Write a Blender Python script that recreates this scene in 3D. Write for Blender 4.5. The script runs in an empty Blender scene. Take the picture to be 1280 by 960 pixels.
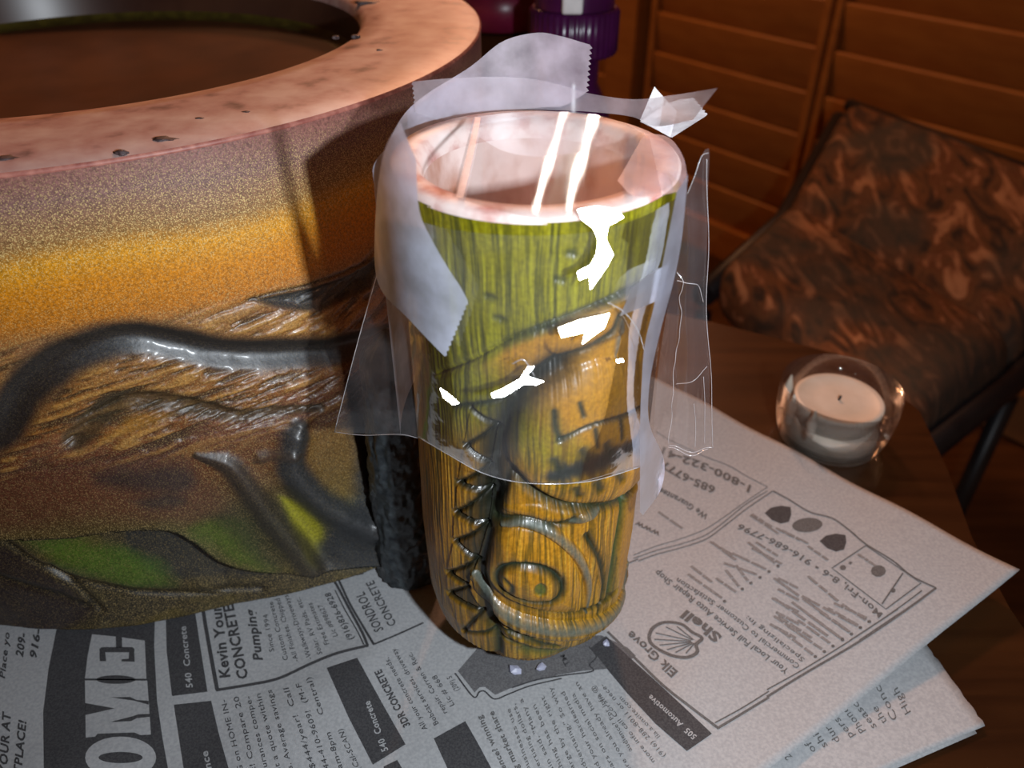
import bpy, bmesh, math, random
import numpy as np
from mathutils import Vector
random.seed(3); rng = np.random.RandomState(7)
S = bpy.context.scene; C = S.collection
PI = math.pi
# ---------------------------------------------------------------- camera
CH = 0.27; TH = math.radians(36); F = 1000.0
cd = bpy.data.cameras.new('camera'); cam = bpy.data.objects.new('camera', cd); C.objects.link(cam)
cam.location = (0, 0, CH); cam.rotation_euler = (PI/2-TH, 0, 0)
cd.sensor_width = 36; cd.lens = 36*F/1280; cd.clip_start = 0.01
cd.dof.use_dof = True; cd.dof.focus_distance = 0.26; cd.dof.aperture_fstop = 12
S.camera = cam
# ---------------------------------------------------------------- world, flash, fill light, lamp, exposure
S.view_settings.view_transform = 'Standard'; S.view_settings.look = 'None'
S.view_settings.gamma = 1; S.view_settings.use_curve_mapping = False
S.view_settings.exposure = 0.0
w = bpy.data.worlds.new('room_glow'); S.world = w; w.use_nodes = True
w.node_tree.nodes['Background'].inputs[0].default_value = (1.0, 0.40, 0.13, 1)
w.node_tree.nodes['Background'].inputs[1].default_value = 0.075
def area(name, loc, target, size, power, col):
    l = bpy.data.lights.new(name, 'AREA'); l.size = size; l.energy = power; l.color = col
    o = bpy.data.objects.new(name, l); C.objects.link(o); o.location = loc
    o.rotation_euler = (Vector(target)-Vector(loc)).to_track_quat('-Z', 'Y').to_euler(); return o
area('camera_flash', (0.098, -0.008, 0.258), (-0.03, 0.26, 0.06), 0.013, 1.2, (0.86, 0.93, 1.0))
area('shutter_fill', (-0.35, 1.75, 1.40), (.7, 1.6, 0), 0.30, 9, (1.0, 0.42, 0.18))  # fill light added to lift the dark shutters behind
sl = bpy.data.lights.new('table_lamp', 'SPOT'); sl.energy = 52; sl.color = (1.0, 0.46, 0.25); sl.shadow_soft_size = .07; sl.spot_size = math.radians(50); sl.spot_blend = .6
so = bpy.data.objects.new('table_lamp', sl); C.objects.link(so); so.location = (0.10, 1.50, 1.0)
so.rotation_euler = (Vector((.05, .25, 0))-so.location).to_track_quat('-Z', 'Y').to_euler()

# ---------------------------------------------------------------- projection helpers (design coordinates -> places in the room)
cT, sT = math.cos(TH), math.sin(TH)
def ray(px, py):
    a = (px-640)/F; b = (480-py)/F
    return np.array([a, cT+b*sT, -sT+b*cT])
O = np.array([0, 0, CH])
def on_z(px, py, z=0.0):
    d = ray(px, py); return O+d*((z-CH)/d[2])
def on_plane(px, py, p0, n):
    d = ray(px, py); return O+d*(np.dot(np.array(p0)-O, n)/np.dot(d, n))

# ---------------------------------------------------------------- object helpers
def obj(name, me, mat=None, parent=None):
    if not isinstance(me, bpy.types.Mesh):
        m = bpy.data.meshes.new(name); me.to_mesh(m); me.free(); me = m
    o = bpy.data.objects.new(name, me); C.objects.link(o)
    if mat and not me.materials: me.materials.append(mat)
    if parent: o.parent = parent
    return o
def tag(o, label=None, cat=None, group=None, kind=None):
    if label: o['label'] = label
    if cat: o['category'] = cat
    if group: o['group'] = group
    if kind: o['kind'] = kind
    return o
def empty(name, loc=(0, 0, 0), label=None, cat=None, group=None, kind=None, rz=0):
    o = bpy.data.objects.new(name, None); C.objects.link(o); o.location = loc; o.rotation_euler.z = rz
    o.empty_display_size = .02
    return tag(o, label, cat, group, kind)
def pydata(name, V, Fc, smooth=True):
    m = bpy.data.meshes.new(name); m.from_pydata([tuple(map(float, v)) for v in V], [], Fc); m.update()
    if smooth: m.polygons.foreach_set('use_smooth', [True]*len(m.polygons))
    return m
def rebase(o):
    """move a world-built mesh's origin into its parent's frame"""
    p = o.parent
    if p: o.matrix_parent_inverse = p.matrix_basis.inverted() if False else o.matrix_parent_inverse
def bm_box(bm, c, s, rz=0, tilt=0):
    r = bmesh.ops.create_cube(bm, size=1); vs = r['verts']
    for v in vs:
        x, y, z = v.co.x*s[0], v.co.y*s[1], v.co.z*s[2]
        y, z = y*math.cos(tilt)-z*math.sin(tilt), y*math.sin(tilt)+z*math.cos(tilt)
        v.co = (c[0]+x*math.cos(rz)-y*math.sin(rz), c[1]+x*math.sin(rz)+y*math.cos(rz), c[2]+z)
    return vs
def bevel(bm, w, seg=2):
    bmesh.ops.bevel(bm, geom=bm.edges[:], offset=w, segments=seg, affect='EDGES', profile=.5)
def smooth(me, ang=None):
    for p in me.polygons: p.use_smooth = True
def bm_lathe(bm, prof, n=64, c=(0, 0), close=False, rib=None):
    rings = []
    for (r, z) in prof:
        row = []
        for k in range(n):
            a = 2*PI*k/n; rr = r*(1+(rib(a, z) if rib else 0))
            row.append(bm.verts.new((c[0]+rr*math.cos(a), c[1]+rr*math.sin(a), z)))
        rings.append(row)
    for i in range(len(rings)-1):
        for k in range(n):
            f = bm.faces.new((rings[i][k], rings[i][(k+1) % n], rings[i+1][(k+1) % n], rings[i+1][k])); f.smooth = True
    return rings
def bm_tube(bm, pts, r, n=8):
    pts = [Vector(p) for p in pts]; rings = []
    for i, p in enumerate(pts):
        d = (pts[min(i+1, len(pts)-1)]-pts[max(i-1, 0)]).normalized()
        u = d.cross(Vector((0, 0, 1)) if abs(d.z) < .9 else Vector((1, 0, 0))).normalized(); v = d.cross(u)
        rr = r[i] if isinstance(r, (list, tuple)) else r
        rings.append([bm.verts.new(p+(u*math.cos(2*PI*k/n)+v*math.sin(2*PI*k/n))*rr) for k in range(n)])
    for i in range(len(rings)-1):
        for k in range(n):
            f = bm.faces.new((rings[i][k], rings[i][(k+1) % n], rings[i+1][(k+1) % n], rings[i+1][k])); f.smooth = True
    bm.faces.new(rings[0][::-1]); bm.faces.new(rings[-1])

# ---------------------------------------------------------------- materials
def mat(name, col=(.5, .5, .5), rough=.5, **kw):
    m = bpy.data.materials.new(name); m.use_nodes = True
    b = m.node_tree.nodes['Principled BSDF']
    b.inputs['Base Color'].default_value = (*col, 1); b.inputs['Roughness'].default_value = rough
    for k, v in kw.items():
        b.inputs[k.replace('_', ' ')].default_value = v
    return m
def nodes(m): return m.node_tree.nodes, m.node_tree.links, m.node_tree.nodes['Principled BSDF']
def add_noise(m, c1, c2, scale=(5, 5, 5), nscale=1., detail=6, lo=.35, hi=.65, bump=0., coord='Object', dist=0.):
    N, L, b = nodes(m)
    tc = N.new('ShaderNodeTexCoord'); mp = N.new('ShaderNodeMapping'); mp.inputs['Scale'].default_value = scale
    nz = N.new('ShaderNodeTexNoise'); nz.inputs['Scale'].default_value = nscale; nz.inputs['Detail'].default_value = detail
    nz.inputs['Distortion'].default_value = dist
    L.new(tc.outputs[coord], mp.inputs[0]); L.new(mp.outputs[0], nz.inputs[0])
    cr = N.new('ShaderNodeValToRGB'); cr.color_ramp.elements[0].position = lo; cr.color_ramp.elements[1].position = hi
    cr.color_ramp.elements[0].color = (*c1, 1); cr.color_ramp.elements[1].color = (*c2, 1)
    L.new(nz.outputs[0], cr.inputs[0]); L.new(cr.outputs[0], b.inputs['Base Color'])
    if bump:
        bp = N.new('ShaderNodeBump'); bp.inputs['Strength'].default_value = bump; bp.inputs['Distance'].default_value = .001
        L.new(nz.outputs[0], bp.inputs['Height']); L.new(bp.outputs[0], b.inputs['Normal'])
    return cr
def painted(name, rough=.4, coat=.0, speck_scale=1100, spec_col=(.85, .60, .12), fine=.15, bumpd=.0004, bs=.35):
    """glaze painted per point (attribute 'paint'), gold speckle where attribute 'speck' says so"""
    m = mat(name, rough=rough); N, L, b = nodes(m)
    b.inputs['Coat Weight'].default_value = coat; b.inputs['Coat Roughness'].default_value = .12
    at = N.new('ShaderNodeAttribute'); at.attribute_name = 'paint'
    sp = N.new('ShaderNodeAttribute'); sp.attribute_name = 'speck'
    tc = N.new('ShaderNodeTexCoord'); nz = N.new('ShaderNodeTexNoise'); nz.inputs['Scale'].default_value = speck_scale
    nz.inputs['Detail'].default_value = 2; L.new(tc.outputs['Object'], nz.inputs[0])
    mr = N.new('ShaderNodeMapRange'); mr.inputs[1].default_value = .53; mr.inputs[2].default_value = .63
    L.new(nz.outputs[0], mr.inputs[0])
    mu = N.new('ShaderNodeMath'); mu.operation = 'MULTIPLY'; L.new(mr.outputs[0], mu.inputs[0]); L.new(sp.outputs['Fac'], mu.inputs[1])
    n2 = N.new('ShaderNodeTexNoise'); n2.inputs['Scale'].default_value = speck_scale*.45; n2.inputs['Detail'].default_value = 5
    L.new(tc.outputs['Object'], n2.inputs[0])
    m2 = N.new('ShaderNodeMapRange'); m2.inputs[1].default_value = .3; m2.inputs[2].default_value = .7
    m2.inputs[3].default_value = 1-fine*2.2; m2.inputs[4].default_value = 1+fine*1.6; L.new(n2.outputs[0], m2.inputs[0])
    vm = N.new('ShaderNodeVectorMath'); vm.operation = 'SCALE'; L.new(at.outputs['Color'], vm.inputs[0]); L.new(m2.outputs[0], vm.inputs['Scale'])
    mx = N.new('ShaderNodeMix'); mx.data_type = 'RGBA'; L.new(mu.outputs[0], mx.inputs['Factor'])
    L.new(vm.outputs[0], mx.inputs['A']); mx.inputs['B'].default_value = (*spec_col, 1)
    L.new(mx.outputs['Result'], b.inputs['Base Color'])
    bp = N.new('ShaderNodeBump'); bp.inputs['Strength'].default_value = bs; bp.inputs['Distance'].default_value = bumpd
    L.new(n2.outputs[0], bp.inputs['Height']); L.new(bp.outputs[0], b.inputs['Normal'])
    return m
def film(name, haze=.05, rough=.06, gloss=.10, col=(.93, .94, 1), wr=0., wscale=120, thru=.5, tint=(1, 1, 1), fres=.6):
    """thin plastic tape: see-through share, cloudy share, sheen"""
    m = bpy.data.materials.new(name); m.use_nodes = True; N = m.node_tree.nodes; L = m.node_tree.links
    N.remove(N['Principled BSDF']); out = N['Material Output']
    tr = N.new('ShaderNodeBsdfTransparent'); tr.inputs[0].default_value = (*tint, 1)
    df = N.new('ShaderNodeBsdfDiffuse'); df.inputs[0].default_value = (*col, 1)
    tl = N.new('ShaderNodeBsdfTranslucent'); tl.inputs[0].default_value = (*col, 1)
    gl = N.new('ShaderNodeBsdfGlossy'); gl.inputs['Roughness'].default_value = rough; gl.inputs[0].default_value = (1, 1, 1, 1)
    a = N.new('ShaderNodeMixShader'); a.inputs[0].default_value = thru; L.new(df.outputs[0], a.inputs[1]); L.new(tl.outputs[0], a.inputs[2])
    tc = N.new('ShaderNodeTexCoord'); nz = N.new('ShaderNodeTexNoise'); nz.inputs['Scale'].default_value = wscale; nz.inputs['Detail'].default_value = 4
    L.new(tc.outputs['Object'], nz.inputs[0])
    mr = N.new('ShaderNodeMapRange'); mr.inputs[1].default_value = .3; mr.inputs[2].default_value = .7
    mr.inputs[3].default_value = haze*.6; mr.inputs[4].default_value = min(1, haze*1.4); L.new(nz.outputs[0], mr.inputs[0])
    bq = N.new('ShaderNodeMixShader'); L.new(mr.outputs[0], bq.inputs[0]); L.new(tr.outputs[0], bq.inputs[1]); L.new(a.outputs[0], bq.inputs[2])
    lw = N.new('ShaderNodeLayerWeight'); lw.inputs[0].default_value = .25
    ml = N.new('ShaderNodeMath'); ml.operation = 'MULTIPLY_ADD'; L.new(lw.outputs['Fresnel'], ml.inputs[0]); ml.inputs[1].default_value = fres; ml.inputs[2].default_value = gloss
    c = N.new('ShaderNodeMixShader'); L.new(ml.outputs[0], c.inputs[0]); L.new(bq.outputs[0], c.inputs[1]); L.new(gl.outputs[0], c.inputs[2])
    if wr:
        bp = N.new('ShaderNodeBump'); bp.inputs['Strength'].default_value = wr; bp.inputs['Distance'].default_value = .002
        L.new(nz.outputs[0], bp.inputs['Height']); L.new(bp.outputs[0], gl.inputs['Normal'])
    L.new(c.outputs[0], out.inputs[0]); return m

M = {}
M['shutter'] = mat('shutter_paint', (.62, .36, .15), .5)
add_noise(M['shutter'], (.40, .155, .034), (.48, .20, .045), (3, 3, 12), 4)
M['wall'] = mat('wall_paint', (.42, .24, .11), .8); add_noise(M['wall'], (.38, .2, .09), (.46, .27, .12), (1, 1, 1), 6)
M['floor'] = mat('floor_boards', (.2, .1, .05), .45); add_noise(M['floor'], (.10, .045, .018), (.18, .08, .03), (2, 22, 2), 2, bump=.2)
M['ceiling'] = mat('ceiling_paint', (.7, .62, .5), .9); add_noise(M['ceiling'], (.66, .58, .46), (.72, .64, .52), (1, 1, 1), 9)
M['black_metal'] = mat('black_metal', (.012, .012, .016), .4); add_noise(M['black_metal'], (.010, .010, .014), (.018, .018, .022), (1, 1, 1), 30)
M['table'] = mat('table_top', (.05, .02, .008), .22)
add_noise(M['table'], (.020, .0075, .003), (.040, .015, .005), (3, 30, 3), 2, dist=1.0, bump=.05)
M['paper'] = mat('newsprint', (.62, .62, .62), .9); add_noise(M['paper'], (.29, .30, .31), (.36, .37, .38), (1, 1, 1), 900, detail=3)
M['paper2'] = mat('newsprint_white', (.62, .62, .62), .9); add_noise(M['paper2'], (.29, .30, .31), (.36, .37, .38), (1, 1, 1), 900, detail=3)
M['ink'] = mat('black_ink', (.03, .03, .034), .85); add_noise(M['ink'], (.028, .028, .032), (.055, .055, .058), (1, 1, 1), 1500, detail=2)
M['ink_soft'] = mat('grey_ink', (.09, .09, .095), .85); add_noise(M['ink_soft'], (.06, .06, .06), (.13, .13, .13), (1, 1, 1), 2500, detail=2)
M['plaque'] = mat('plaque_ink', (.09, .09, .095), .85); add_noise(M['plaque'], (.08, .08, .085), (.13, .13, .135), (1, 1, 1), 1500, detail=2)
M['ink_pale'] = mat('pale_ink', (.3, .29, .29), .85); add_noise(M['ink_pale'], (.12, .12, .12), (.24, .235, .235), (1, 1, 1), 2200, detail=2)
M['plum'] = mat('plum_plastic', (.10, .012, .11), .22); add_noise(M['plum'], (.045, .005, .045), (.07, .008, .07), (1, 1, 1), 60)
M['magenta'] = mat('magenta_plastic', (.30, .015, .08), .35); add_noise(M['magenta'], (.10, .006, .025), (.15, .01, .04), (1, 1, 1), 50)
M['white_wax'] = mat('white_wax', (.8, .76, .68), .45); add_noise(M['white_wax'], (.50, .44, .36), (.62, .57, .50), (1, 1, 1), 40)
M['label_white'] = mat('white_nozzle', (.8, .8, .8), .4); add_noise(M['label_white'], (.7, .7, .7), (.85, .85, .85), (1, 1, 1), 80)

# ================================================================= SETTING
FZ = -0.75
def quad_box(name, c, s, m, kind='structure', rz=0):
    bm = bmesh.new(); bm_box(bm, (0, 0, 0), s); o = obj(name, bm, m); o.location = c; o.rotation_euler.z = rz
    if kind: o['kind'] = kind
    return o
# floor of boards: a base with separate planks where they show through
quad_box('floor', (0.6, 1.4, FZ-.03), (5.6, 5.2, .04), M['floor'])
quad_box('ceiling', (0, 2.0, 1.72), (7, 7, .06), M['ceiling'])
# shuttered wall, running away to the left
WP = np.array([.683, 1.557]); WD = np.array([-.625, .781]); WN = np.array([-.781, -.625]); WA = math.atan2(WD[1], WD[0])
def wall_t(px, py):
    q = on_plane(px, py, (WP[0], WP[1], 0), np.array([WN[0], WN[1], 0])); return float(np.dot(q[:2]-WP, WD)), float(q[2])
def wpt(t, off=0.): p = WP+WD*t+WN*off; return float(p[0]), float(p[1])
cx, cy = wpt(1.0, -.06)
quad_box('wall_back', (cx, cy, .485), (5.4, .06, 2.47), M['wall'], rz=WA)
def shutter(name, t0, t1, zlo, zhi, pitch):
    """one hinged louvred panel between t0 < t1 along the wall"""
    x, y = wpt((t0+t1)/2, 0.0)
    root = empty(name, (x, y, zlo), kind='structure', rz=WA)
    wd = t1-t0; h = zhi-zlo; st = .016
    for s in (-1, 1):
        bm = bmesh.new(); bm_box(bm, (s*(wd/2-st/2), 0, h/2), (st, .03, h)); bevel(bm, .003); obj('stile', bm, M['shutter'], root)
    for z in (.04, h-.04):
        bm = bmesh.new(); bm_box(bm, (0, 0, z), (wd-2*st, .026, .08)); bevel(bm, .003); obj('rail', bm, M['shutter'], root)
    n = int((h-.16)/pitch); sm = None
    for k in range(n):
        if sm is None:
            bm = bmesh.new(); bm_box(bm, (0, 0, 0), (wd-2*st, .010, pitch*1.12), tilt=math.radians(-10)); bevel(bm, .0045, 3); sm = obj('slat', bm, M['shutter'], root); smooth(sm.data); o = sm
        else:
            o = sm.copy(); C.objects.link(o)
        o.parent = root; o.location = (0, 0, .08+(k+.5)*pitch)
    return root
tm, _ = wall_t(1035, 65); tl, _ = wall_t(812, 90)
shutter('window_1', tm-.62, tm-.004, FZ+.12, 1.25, .086)
shutter('window_2', tm+.004, tl, FZ+.12, 1.25, .086)
tj, _ = wall_t(772, 60)
x, y = wpt((tl+tj)/2+.01, .01); quad_box('trim_1', (x, y, .25), (tj-tl-.03, .05, 2.0), M['shutter'], rz=WA)
shutter('window_3', tj+.01, tj+.55, FZ+.12, 1.25, .086)
# planks on the floor (seen past the table edge)
# added unseen tube pair, slanted so the mouth film mirrors it as streaks
mt = bpy.data.materials.new('lit_tube'); mt.use_nodes = True; nn = mt.node_tree.nodes; nn.remove(nn['Principled BSDF'])
em = nn.new('ShaderNodeEmission'); em.inputs[0].default_value = (1, .90, .78, 1); em.inputs[1].default_value = 26
mt.node_tree.links.new(em.outputs[0], nn['Material Output'].inputs[0])
def mirrored(px, py):
    """where a level film at the tumbler's mouth, seen at this point, looks on the wall"""
    q = on_z(px, py, .1944); d = ray(px, py); d = d*np.array([1, 1, -1]); p0 = np.array([*wpt(0, .22), 0]); n = np.array([WN[0], WN[1], 0])
    return q+d*(np.dot(p0-q, n)/np.dot(d, n))
tb = [(mirrored(708, 138), mirrored(666, 262)), (mirrored(743, 138), mirrored(712, 262))]
lc = sum((p+q for p, q in tb), np.zeros(3))/4
cl = empty('streak_tubes', tuple(map(float, lc)), 'added slanting pair of white tubes mirrored in the mouth film', 'light', rz=0)
def strut(bm, p, q, r, n=12): bm_tube(bm, [tuple(map(float, p-lc)), tuple(map(float, q-lc))], r, n)
wn3 = np.array([WN[0], WN[1], 0])
bm = bmesh.new(); strut(bm, (tb[0][0]+tb[1][0])/2-wn3*.03, (tb[0][1]+tb[1][1])/2-wn3*.03, .035, 4); obj('housing', bm, mat('grey_enamel', (.3, .3, .3), .5), cl)
for p, q in tb:
    bm = bmesh.new(); strut(bm, p, q, .0055); obj('tube', bm, mt, cl)

# ================================================================= TABLE
tt = empty('dining_table', (-.13, .0, FZ-.01), 'dark brown table top under the newspapers', 'table')
def slab(name, outline, z0, z1, m, parent=None, loc=(0, 0, 0)):
    bm = bmesh.new(); vs = [bm.verts.new((x-loc[0], y-loc[1], z0-loc[2])) for x, y in outline]; f = bm.faces.new(vs)
    if f.normal.z > 0: f.normal_flip()
    r = bmesh.ops.extrude_face_region(bm, geom=[f]); ev = [v for v in r['geom'] if isinstance(v, bmesh.types.BMVert)]
    for v in ev: v.co.z = z1-loc[2]
    bmesh.ops.recalc_face_normals(bm, faces=bm.faces[:]); return obj(name, bm, m, parent)
out = [(-.75, -.35), (.16, -.35), (.22, -.15), (.25, 0), (.262, .08)]+[tuple(map(float, on_z(x, y, -.0035)[:2])) for x, y in ((1330, 860), (1262, 760), (1215, 672), (1185, 588), (1150, 515), (1075, 450), (960, 420), (880, 400), (800, 386), (700, 376))]
out += [(-.02, .72), (-.3, .78), (-.75, .80)]
slab('tabletop', out, -.024, -.0035, M['table'], tt, tt.location)
for (x, y) in ((-.68, -.28), (.10, -.28), (-.68, .70), (.06, .42)):
    bm = bmesh.new(); bm_box(bm, (x-tt.location.x, y-tt.location.y, (-.024-FZ)/2), (.05, .05, -.024-FZ)); bevel(bm, .004); o = obj('leg', bm, M['table'], tt)

# ================================================================= numeric helpers for the carved surfaces
tab = rng.rand(256, 256)
def vn(x, y, seed=0):
    x = x+seed*17.3; y = y+seed*9.1
    xi = np.floor(x).astype(int); yi = np.floor(y).astype(int); fx = x-xi; fy = y-yi
    fx = fx*fx*(3-2*fx); fy = fy*fy*(3-2*fy)
    g = lambda a, b: tab[a % 256, b % 256]
    return (g(xi, yi)*(1-fx)+g(xi+1, yi)*fx)*(1-fy)+(g(xi, yi+1)*(1-fx)+g(xi+1, yi+1)*fx)*fy
def fbm(x, y, o=4, seed=0):
    s = 0; a = .5
    for k in range(o): s = s+a*vn(x*2**k, y*2**k, seed+k); a *= .5
    return s/(1-.5**o)
def smoothpoly(P, n=6):
    """Catmull-Rom"""
    P = [np.array(p, float) for p in P]
    if len(P) < 3: return np.array(P)
    Q = [2*P[0]-P[1]]+P+[2*P[-1]-P[-2]]; out = []
    for i in range(1, len(Q)-2):
        for k in range(n):
            t = k/n; a, b, c, d = Q[i-1], Q[i], Q[i+1], Q[i+2]
            out.append(.5*((2*b)+(-a+c)*t+(2*a-5*b+4*c-d)*t*t+(-a+3*b-3*c+d)*t**3))
    out.append(P[-1]); return np.array(out)
def dist(U, Z, poly):
    """distance to a polyline, parameter along it and signed side"""
    D = np.full(U.shape, 1e3); T = np.zeros(U.shape); Sd = np.zeros(U.shape); n = len(poly)-1
    for i in range(n):
        a = poly[i]; b = poly[i+1]; d = b-a; L2 = max(float(d@d), 1e-12)
        t = np.clip(((U-a[0])*d[0]+(Z-a[1])*d[1])/L2, 0, 1)
        ex = U-a[0]-t*d[0]; ez = Z-a[1]-t*d[1]; dd = np.hypot(ex, ez); m = dd < D
        D[m] = dd[m]; T[m] = (i+t[m])/n; Sd[m] = np.sign(d[0]*ez-d[1]*ex)[m]
    return D, T, Sd
def inside(U, Z, poly):
    r = np.zeros(U.shape, bool); n = len(poly)
    for i in range(n):
        x1, y1 = poly[i]; x2, y2 = poly[(i+1) % n]
        if y1 == y2: continue
        c = ((y1 > Z) != (y2 > Z)) & (U < (x2-x1)*(Z-y1)/(y2-y1)+x1); r ^= c
    return r
def ss(a, b, x): t = np.clip((x-a)/(b-a), 0, 1); return t*t*(3-2*t)
def lin(c): c = np.array(c)/255.; return np.where(c <= .04045, c/12.92, ((c+.055)/1.055)**2.4)
def mixc(A, c, m): return A*(1-m[..., None])+np.array(c)*m[..., None]
def grid_parts(root, X, paint, speck, region, names, material, wrap=True, labels={}):
    """one carved skin, cut into its named parts; the normals stay those of the whole skin"""
    nr, nc = X.shape[:2]; base = np.array(root.location)
    V = X.reshape(-1, 3)-base
    ii, jj = np.meshgrid(np.arange(nr-1), np.arange(nc if wrap else nc-1), indexing='ij'); j2 = (jj+1) % nc
    Q = np.stack([ii*nc+jj, ii*nc+j2, (ii+1)*nc+j2, (ii+1)*nc+jj], -1).reshape(-1, 4)
    fn = np.cross(V[Q[:, 2]]-V[Q[:, 0]], V[Q[:, 3]]-V[Q[:, 1]])
    vnm = np.zeros_like(V)
    for k in range(4): np.add.at(vnm, Q[:, k], fn)
    vnm /= np.linalg.norm(vnm, axis=1)[:, None]+1e-20
    reg = region.reshape(-1)[Q[:, 0]]; P = paint.reshape(-1, 3); K = speck.reshape(-1); made = {}
    for rid, nm in names:
        sel = Q[reg == rid]
        if len(sel) == 0: continue
        used, inv = np.unique(sel, return_inverse=True); inv = inv.reshape(-1, 4); vv = V[used]
        me = bpy.data.meshes.new(nm); me.vertices.add(len(used)); me.vertices.foreach_set('co', vv.ravel().astype('f'))
        me.loops.add(inv.size); me.loops.foreach_set('vertex_index', inv.ravel().astype('i'))
        me.polygons.add(len(inv)); me.polygons.foreach_set('loop_start', np.arange(0, inv.size, 4, dtype='i'))
        me.update(calc_edges=True); me.validate()
        me.polygons.foreach_set('use_smooth', np.ones(len(me.polygons), bool))
        a = me.color_attributes.new('paint', 'FLOAT_COLOR', 'POINT'); a.data.foreach_set('color', np.c_[P[used], np.ones(len(used))].ravel().astype('f'))
        s = me.attributes.new('speck', 'FLOAT', 'POINT'); s.data.foreach_set('value', K[used].astype('f'))
        me.normals_split_custom_set_from_vertices([tuple(v) for v in vnm[used].tolist()])
        o = obj(nm, me, material, root); made[rid] = o
        if nm in labels: o['label'] = labels[nm]
    return made

# ================================================================= TIKI TUMBLER
TX, TY, TR, TZ = .006, .212, .040, .191
def ray_cyl(px, py, r, far=False):
    d = ray(px, py); ox, oy = -TX, -TY
    a = d[0]**2+d[1]**2; b = 2*(ox*d[0]+oy*d[1]); c = ox*ox+oy*oy-r*r; D = b*b-4*a*c
    if D < 0: t = -b/(2*a)
    else: t = (-b+(1 if far else -1)*math.sqrt(D))/(2*a)
    return O+d*t
def t_uv(px, py, r=.0392):
    q = ray_cyl(px, py, r); return np.array([math.atan2(q[0]-TX, -(q[1]-TY))*.04, q[2]])
def TP(pts, sm=True, r=.0392, n=5): 
    q = np.array([t_uv(*p, r=r) for p in pts]); return smoothpoly(q, n) if sm else q
zp = [0, .008, .0145, .019, .03, .06, .09, .12, .145, .165, .18, .191]
rp = [.0240, .0270, .0325, .0360, .0378, .0386, .0380, .0372, .0375, .0383, .0390, .0395]
def tprof(z): return np.interp(z, zp, rp)
th = np.concatenate([np.linspace(-1.75, 1.75, 520), np.linspace(1.75, 2*PI-1.75, 100)[1:-1]])
zz = np.linspace(.0022, TZ, 560)
A, Zg = np.meshgrid(th, zz); U = A*.04
Uw = np.where(A > PI, (A-2*PI)*.04, U)
rad = tprof(Zg)
H = np.zeros(U.shape); col = np.zeros(U.shape+(3,)); reg = np.zeros(U.shape, int)
mm = .001
# paint: olive on top, ochre below
ol = lin((120, 114, 10)); oc = lin((172, 118, 22)); ol2 = lin((150, 124, 20))
tt_ = ss(.104, .130, Zg+.006*np.sin(U*120))
col[:] = oc; col = mixc(col, ol, tt_)
col = mixc(col, ol2, .6*(1-ss(.03, .075, Zg))*fbm(U*80, Zg*60, 3, 5))
grain = fbm(U*1250+vn(U*90, Zg*60, 4)*2, Zg*45, 3, 1); grain2 = fbm(U*2100+vn(U*60, Zg*40)*1.5, Zg*75, 2, 2)
gr = np.clip((grain-.5)*3, -1, 1)
H += .00014*gr+.00010*(grain2-.5)*2
dk = lin((46, 50, 14))
col = mixc(col, dk, .62*ss(.52, .68, 1-grain)); col = mixc(col, dk, .50*ss(.52, .72, 1-grain2))
col = mixc(col, lin((214, 170, 60)), .35*ss(.58, .75, grain)*(1-tt_))
col = mixc(col, lin((156, 154, 30)), .4*ss(.58, .75, grain)*tt_)
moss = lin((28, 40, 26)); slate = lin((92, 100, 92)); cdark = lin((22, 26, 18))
def groove(pts, wmm, dmm, c=moss, cm=.9, sm=True, cw=1.25):
    global H, col
    D, T, Sd = dist(Uw, Zg, TP(pts, sm)); wmm = wmm*1.3; q = D/(wmm*mm); H -= 1.15*dmm*mm*np.exp(-q*q*1.6)
    col = mixc(col, c, min(1, cm*1.05)*np.exp(-(q/cw)**2*1.2)); return D, T, Sd  # dark glaze in the grooves, deepened here to paint in occlusion
def ridge(pts, wmm, hmm, c=None, cm=.6, taper=True):
    global H, col
    D, T, Sd = dist(Uw, Zg, TP(pts)); k = (np.sin(PI*np.clip(T, .04, .96))**.45) if taper else 1.
    q = np.clip(D/(wmm*mm*k), 0, 1); H += hmm*mm*np.sqrt(1-q*q)*k
    if c is not None: col = mixc(col, c, cm*(1-q**2)); 
    return D, T, Sd, q
def plate(pts, hmm, soft=1.2, c=None, cm=0., dome=0., sm=True):
    global H, col
    P = TP(pts+[pts[0]], sm); I = inside(Uw, Zg, P); D, _, _ = dist(Uw, Zg, P); e = np.where(I, D, -D)/(soft*mm)
    k = ss(-.5, 1, e); H += hmm*mm*k
    if dome: H += dome*mm*np.where(I, 1-np.exp(-(D/(6*mm))**1.3), 0)
    if c is not None: col = mixc(col, c, cm*k)
    return I, D, P
# overhanging bark step under the olive collar
stp = TP([(545, 470), (590, 455), (640, 428), (690, 408), (756, 381), (800, 360), (835, 338)])
D, T, Sd = dist(Uw, Zg, stp); below = (Sd < 0)
H += np.where(below, .0009*np.exp(-D/.006), 0); H -= .0011*np.exp(-(D/.0012)**2)
col = mixc(col, oc, .9*below*ss(0, .003, D)*ss(.12, .34, T))
col = mixc(col, moss, .85*np.exp(-(D/.0018)**2)*ss(.2, .45, T))
# raised leaf under it on the right
I1, _, _ = plate([(700, 405), (740, 388), (790, 372), (800, 395), (770, 425), (735, 440), (700, 452), (680, 430)], 1.0, 1.2, oc, .4, .5)
groove([(640, 500), (680, 470), (720, 445), (765, 418), (775, 395)], 1.5, 1.0)
groove([(560, 512), (590, 510), (625, 508)], .9, .7)
ridge([(778, 400), (776, 425), (773, 450)], 1.2, .7, slate, .7)
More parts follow.
